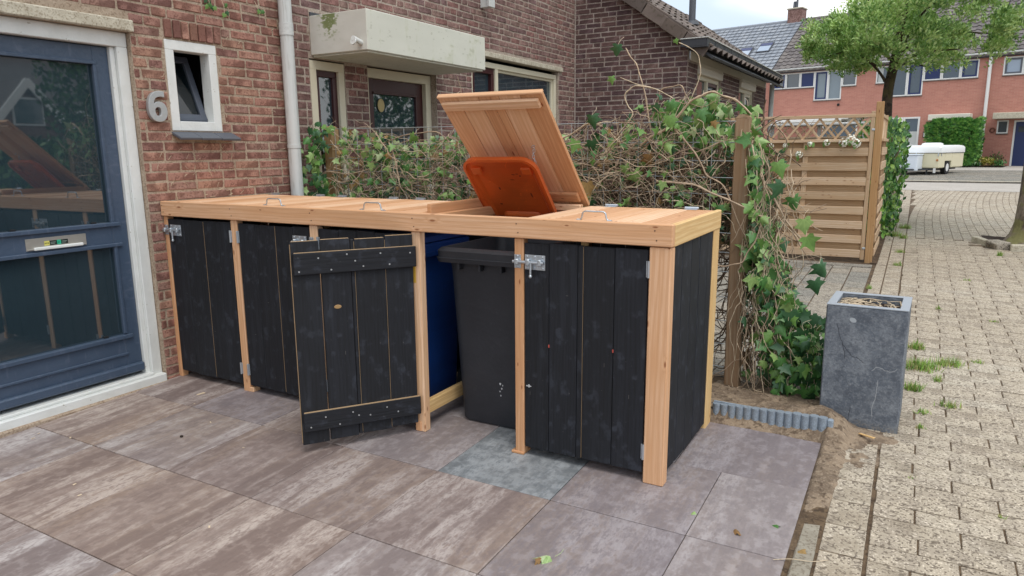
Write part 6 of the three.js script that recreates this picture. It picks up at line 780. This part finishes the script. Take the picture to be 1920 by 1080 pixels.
// ---------- folded camper trailer ----------
{
  const t = thing('folding_camper', 'cream and white folded camper trailer parked on the bay', 'camper trailer', [4.27, gy(4.5, -27.6) + 0.03, -27.4]); t.rotation.y = -0.34; const cream = std(0xd9d2b4, 0.45), wh = std(0xe2e4e4, 0.4), W = 1.62, L = 2.5;
  const body = put(t, 'body', merge([G([-W / 2, W / 2], [0.25, 0.80], [-0.55, 0], 0.03), G([-W / 2, W / 2], [0.25, 0.80], [-L, -1.25], 0.03), G([-W / 2 + 0.001, W / 2 - 0.001], [0.5, 0.80], [-1.25, -0.55], 0.01), G([-W / 2 + 0.22, W / 2 - 0.22], [0.25, 0.5], [-1.25, -0.55], 0.01)]), cream);
  put(t, 'roof_cap', loft([{ y: 0.80, w: W + 0.06, d: L + 0.06, r: 0.06, z: -L / 2 }, { y: 0.97, w: W + 0.06, d: L + 0.06, r: 0.06, z: -L / 2 }, { y: 1.04, w: W - 0.02, d: L - 0.02, r: 0.08, z: -L / 2 }, { y: 1.07, w: W - 0.25, d: L - 0.3, r: 0.1, z: -L / 2 }], 4), wh); put(t, 'roof_vent', loft([{ y: 1.06, w: 0.62, d: 0.5, r: 0.05, x: 0.12, z: -1.2 }, { y: 1.13, w: 0.6, d: 0.48, r: 0.05, x: 0.12, z: -1.2 }, { y: 1.16, w: 0.45, d: 0.35, r: 0.05, x: 0.12, z: -1.2 }], 4), wh);
  put(t, 'toolbox', merge([G([-0.62, 0.26], [0.16, 0.72], [0.02, 0.55], 0.02), G([-0.64, 0.28], [0.72, 0.76], [0.0, 0.58], 0.015)]), std(0xd8e0ea, 0.4)); put(t, 'toolbox_handle', G([-0.22, -0.1], [0.6, 0.63], [0.552, 0.57], 0.005), M.darkGrey); put(t, 'trim_strip', merge([G([-W / 2 - 0.012, W / 2 + 0.012], [0.785, 0.805], [-L, 0.012], 0.004)]), M.darkGrey);
  put(t, 'chassis', merge([G([-0.6, 0.6], [0.17, 0.24], [-L + 0.1, -0.05], 0.01), tube([[-0.5, 0.2, 0], [-0.18, 0.22, 1.1]], 0.03, 4, 6), tube([[0.45, 0.2, 0], [-0.14, 0.22, 1.1]], 0.03, 4, 6)]), M.darkGrey); put(t, 'tow_hitch', merge([G([-0.21, -0.11], [0.2, 0.28], [1.0, 1.3], 0.02), tube([[-0.2, 0.28, 1.0], [-0.22, 0.5, 0.95]], 0.014, 4, 6), tube([[-0.1, 0.28, 1.02], [-0.02, 0.48, 0.9]], 0.014, 4, 6)]), M.darkGrey);
  const wheel = (x, z, r, w) => { const q = put(t, 'wheel', cyl(r, r, w, 22).rotateZ(Math.PI / 2), M.rubber, [x, r, z]); put(q, 'rim', cyl(r * 0.55, r * 0.55, w + 0.012, 16).rotateZ(Math.PI / 2), M.whiteFar); }; wheel(-W / 2 + 0.1, -0.9, 0.26, 0.15); wheel(W / 2 - 0.1, -0.9, 0.26, 0.15);
  const jw = put(t, 'jockey_wheel', merge([cyl(0.09, 0.09, 0.06, 16).rotateZ(Math.PI / 2).translate(-0.3, 0.09, 1.0), cyl(0.022, 0.022, 0.55, 8).translate(-0.3, 0.38, 1.0)]), M.rubber); put(t, 'corner_leg', merge([G([0.35, 0.39], [0.02, 0.24], [-0.15, -0.1], 0.004), G([0.29, 0.45], [0, 0.02], [-0.2, -0.05], 0.004)]), M.darkGrey); put(t, 'marker_light', merge([G([0.70, 0.76], [0.5, 0.57], [0.002, 0.03], 0.006)]), std(0xb06a2c, 0.4)); put(t, 'mud_flap', G([0.62, 0.70], [0.08, 0.25], [-0.03, 0.0], 0.003), M.whiteFar); put(t, 'clamp', merge([G([0.74, 0.78], [0.68, 0.80], [0.002, 0.025], 0.004), G([0.0, 0.03], [0.7, 0.8], [0.002, 0.02], 0.003), G([W / 2 + 0.002, W / 2 + 0.02], [0.68, 0.8], [-0.14, -0.1], 0.004)]), M.galv);
}
// ---------- clipped conifer, flower bed ----------
{
  const R = rngOf(701), t = thing('conifer_hedge', 'big clipped green conifer hedge between the camper and the row house', 'hedge', tp(-1.35, 1.5)); t.rotation.y = -TH; const N = noiseOf(702), h = 2.1;
  const spray = (() => { const gs = []; for (const a of [-0.8, -0.4, 0, 0.4, 0.8]) gs.push(oval.clone().scale(0.26, 0.9 - Math.abs(a) * 0.3, 0.4).rotateZ(a)); return merge(gs); })(); const list = [], cs = col(0x4a8a3a, 0x5e9c42, 0x78b04e, 0x3a7234, 0x8cbc5c);
  for (let i = 0; i < 9500; i++) { const x = rr(-1.12, 0.98, R), y = rr(0.05, h, R), z = rr(-0.9, 0.85, R); const e = 0.14 * (N.n(x * 3 + 20, y * 3 + 20, 64, 64) - 0.5), ed = Math.max(Math.abs(x + 0.07) / 1.05, Math.abs(z) / 0.85, y / h); if (ed > 0.99 + e || (ed < 0.72 && R() < 0.55)) continue; if (y < 0.5 && Math.abs(x) > 0.75 + y * 0.5) continue; const s = rr(0.10, 0.19, R); list.push({ p: v3(x, y, z), q: quat(gauss(R) * 0.5 + (z > 0.5 ? 0.7 : 0), gauss(R) * 0.9, gauss(R) * 0.6), s: v3(s, s, s), c: cs[(R() * 5) | 0].clone().multiplyScalar(rr(0.75, 1.2, R)) }); }
  instanced(t, 'foliage', spray, M.foliage, list); { const br = []; for (let i = 0; i < 26; i++) { const x = rr(-0.8, 0.7, R), z = rr(-0.5, 0.5, R); br.push(tube([[x, -0.1, z], [x + gauss(R) * 0.1, 0.9, z + gauss(R) * 0.1], [x + gauss(R) * 0.2, 1.8, z + gauss(R) * 0.15]], 0.02, 8, 5)); } put(t, 'branches', merge(br), M.barkDark).userData.kind = 'stuff'; }
  const f = thing('flower_bed', 'low bed of yellowish shrubs and groundcover beside the conifer hedge', 'plants', tp(0.0, 0.9)); f.rotation.y = -TH; const l = []; for (const [x, y, z, r, c] of [[-0.25, 0.22, 0.3, 0.24, 0], [0.05, 0.2, 0.1, 0.22, 0], [0.3, 0.12, 0.1, 0.2, 1], [0.15, 0.35, -0.4, 0.3, 2], [-0.5, 0.1, 0.4, 0.18, 1], [-0.95, 0.1, 0.6, 0.2, 1], [-0.7, 0.08, 0.7, 0.15, 3]]) for (let i = 0; i < 150; i++) { const s = rr(0.07, 0.13, R), cc = [[0xc9b860, 0xb4a04c, 0x94a04c], [0x4f8048, 0x6a9a5a], [0x6a7a48, 0x7a6a50], [0xb8c8a8, 0x7aa070]][c]; l.push({ p: v3(x + gauss(R) * r, Math.max(0, y + gauss(R) * r * 0.7), z + gauss(R) * r), q: quat(gauss(R), R() * 6.28, gauss(R)), s: v3(s, s, s), c: new THREE.Color(cc[(R() * cc.length) | 0]) }); } instanced(f, 'foliage', oval, M.foliage, l); put(f, 'bed_soil', sheet(-1.4, 0.55, 8, -0.8, 0.9, 6, (x, z) => 0.02 + 0.04 * N.n(x * 4 + 9, z * 4 + 9, 64, 64)), M.soil);
}
// ---------- across the side street, out of view: what the door and window panes mirror ----------
{
  const R = rngOf(801), h = thing('gable_house', 'low house with white barge boards across the side street, mirrored in the door glass', 'house', [30, 0.1, -16]);
  put(h, 'wall', merge([G([0, 8], [0, 3.5], [-9, 8], 0, 1), new THREE.ExtrudeGeometry(new THREE.Shape([[-1.9, 0], [1.9, 0], [1.9, 2.3], [0, 4.6], [-1.9, 2.3]].map((p) => new THREE.Vector2(...p))), { depth: 3, bevelEnabled: false }).rotateY(-Math.PI / 2).translate(2.5, 0, 1.5)]), M.brickFar[1]);
  put(h, 'roof', merge([G([-0.4, 6.6], [0, 0.12], [-9.2, 8.2], 0, 1).rotateZ(0.62).translate(-0.1, 3.4, 0), G([-0.6, 2.6], [0, 0.1], [0, 3.1], 0, 1).rotateX(0.88).translate(0, 4.65, 1.5), G([-0.6, 2.6], [0, 0.1], [-3.1, 0], 0, 1).rotateX(-0.88).translate(0, 4.652, 1.5)]), M.tileGrey[1]);
  put(h, 'barge_board', merge([G([-0.72, -0.62], [-0.22, 0.1], [0, 3.15], 0.01).rotateX(0.88).translate(0, 4.65, 1.5), G([-0.72, -0.62], [-0.22, 0.1], [-3.15, 0], 0.01).rotateX(-0.88).translate(-0.002, 4.65, 1.5), G([-0.5, -0.42], [3.2, 3.42], [-9.2, -0.6], 0.01)]), M.whiteFar);
  for (const [z, y] of [[0.8, 0.9], [-3.5, 0.9], [-6.5, 0.9], [0.9, 2.7]]) { const w = put(h, 'window', G([-0.56, -0.44], [y, y + 1.2], [z, z + 1.3], 0.01), M.whiteFar); B(w, 'pane', M.glassFar, [-0.58, -0.565], [y + 0.08, y + 1.12], [z + 0.08, z + 1.22], 0.003); }
  const cs = col(0x35602c, 0x44722f, 0x2a5026, 0x578238); const bush = (name, label, cat, x, z, w, hh, n) => { const t = thing(name, label, cat, [x, gy(9, z), z]), l = []; for (let i = 0; i < n; i++) { const d = v3(gauss(R), gauss(R), gauss(R)).normalize(), k = Math.cbrt(R()), s = rr(0.12, 0.26, R); l.push({ p: v3(d.x * k * w, Math.max(0.05, hh * 0.5 + d.y * k * hh * 0.5), d.z * k * w), q: quat(gauss(R), R() * 6.28, gauss(R)), s: v3(s, s, s), c: cs[(R() * 4) | 0] }); } instanced(t, 'foliage', oval, M.foliage, l); put(t, 'stems', merge([tube([[0, -0.1, 0], [0.1, hh * 0.4, 0.1], [0, hh * 0.8, 0]], 0.05, 6, 6)]), M.barkDark); };
  bush('shrub', 'round green shrub across the side street, nearest the row houses', 'shrub', 12.4, -7.6, 1.1, 2.0, 1700); bush('shrub', 'round green shrub across the side street, middle one', 'shrub', 12.2, -5.9, 1.1, 1.8, 1600); bush('shrub', 'round green shrub across the side street, nearest the viewer', 'shrub', 12.6, -4.0, 1.2, 1.5, 1600);
  bush('broadleaf_tree', 'tall dark broadleaf tree across the side street, beside the low gabled house', 'tree', 19, -11.5, 1.9, 8.6, 5200); bush('broadleaf_tree', 'broad green tree across the side street, nearer the row houses', 'tree', 14, -20, 2.6, 6.5, 5200);
}
renderer.render(scene, camera);
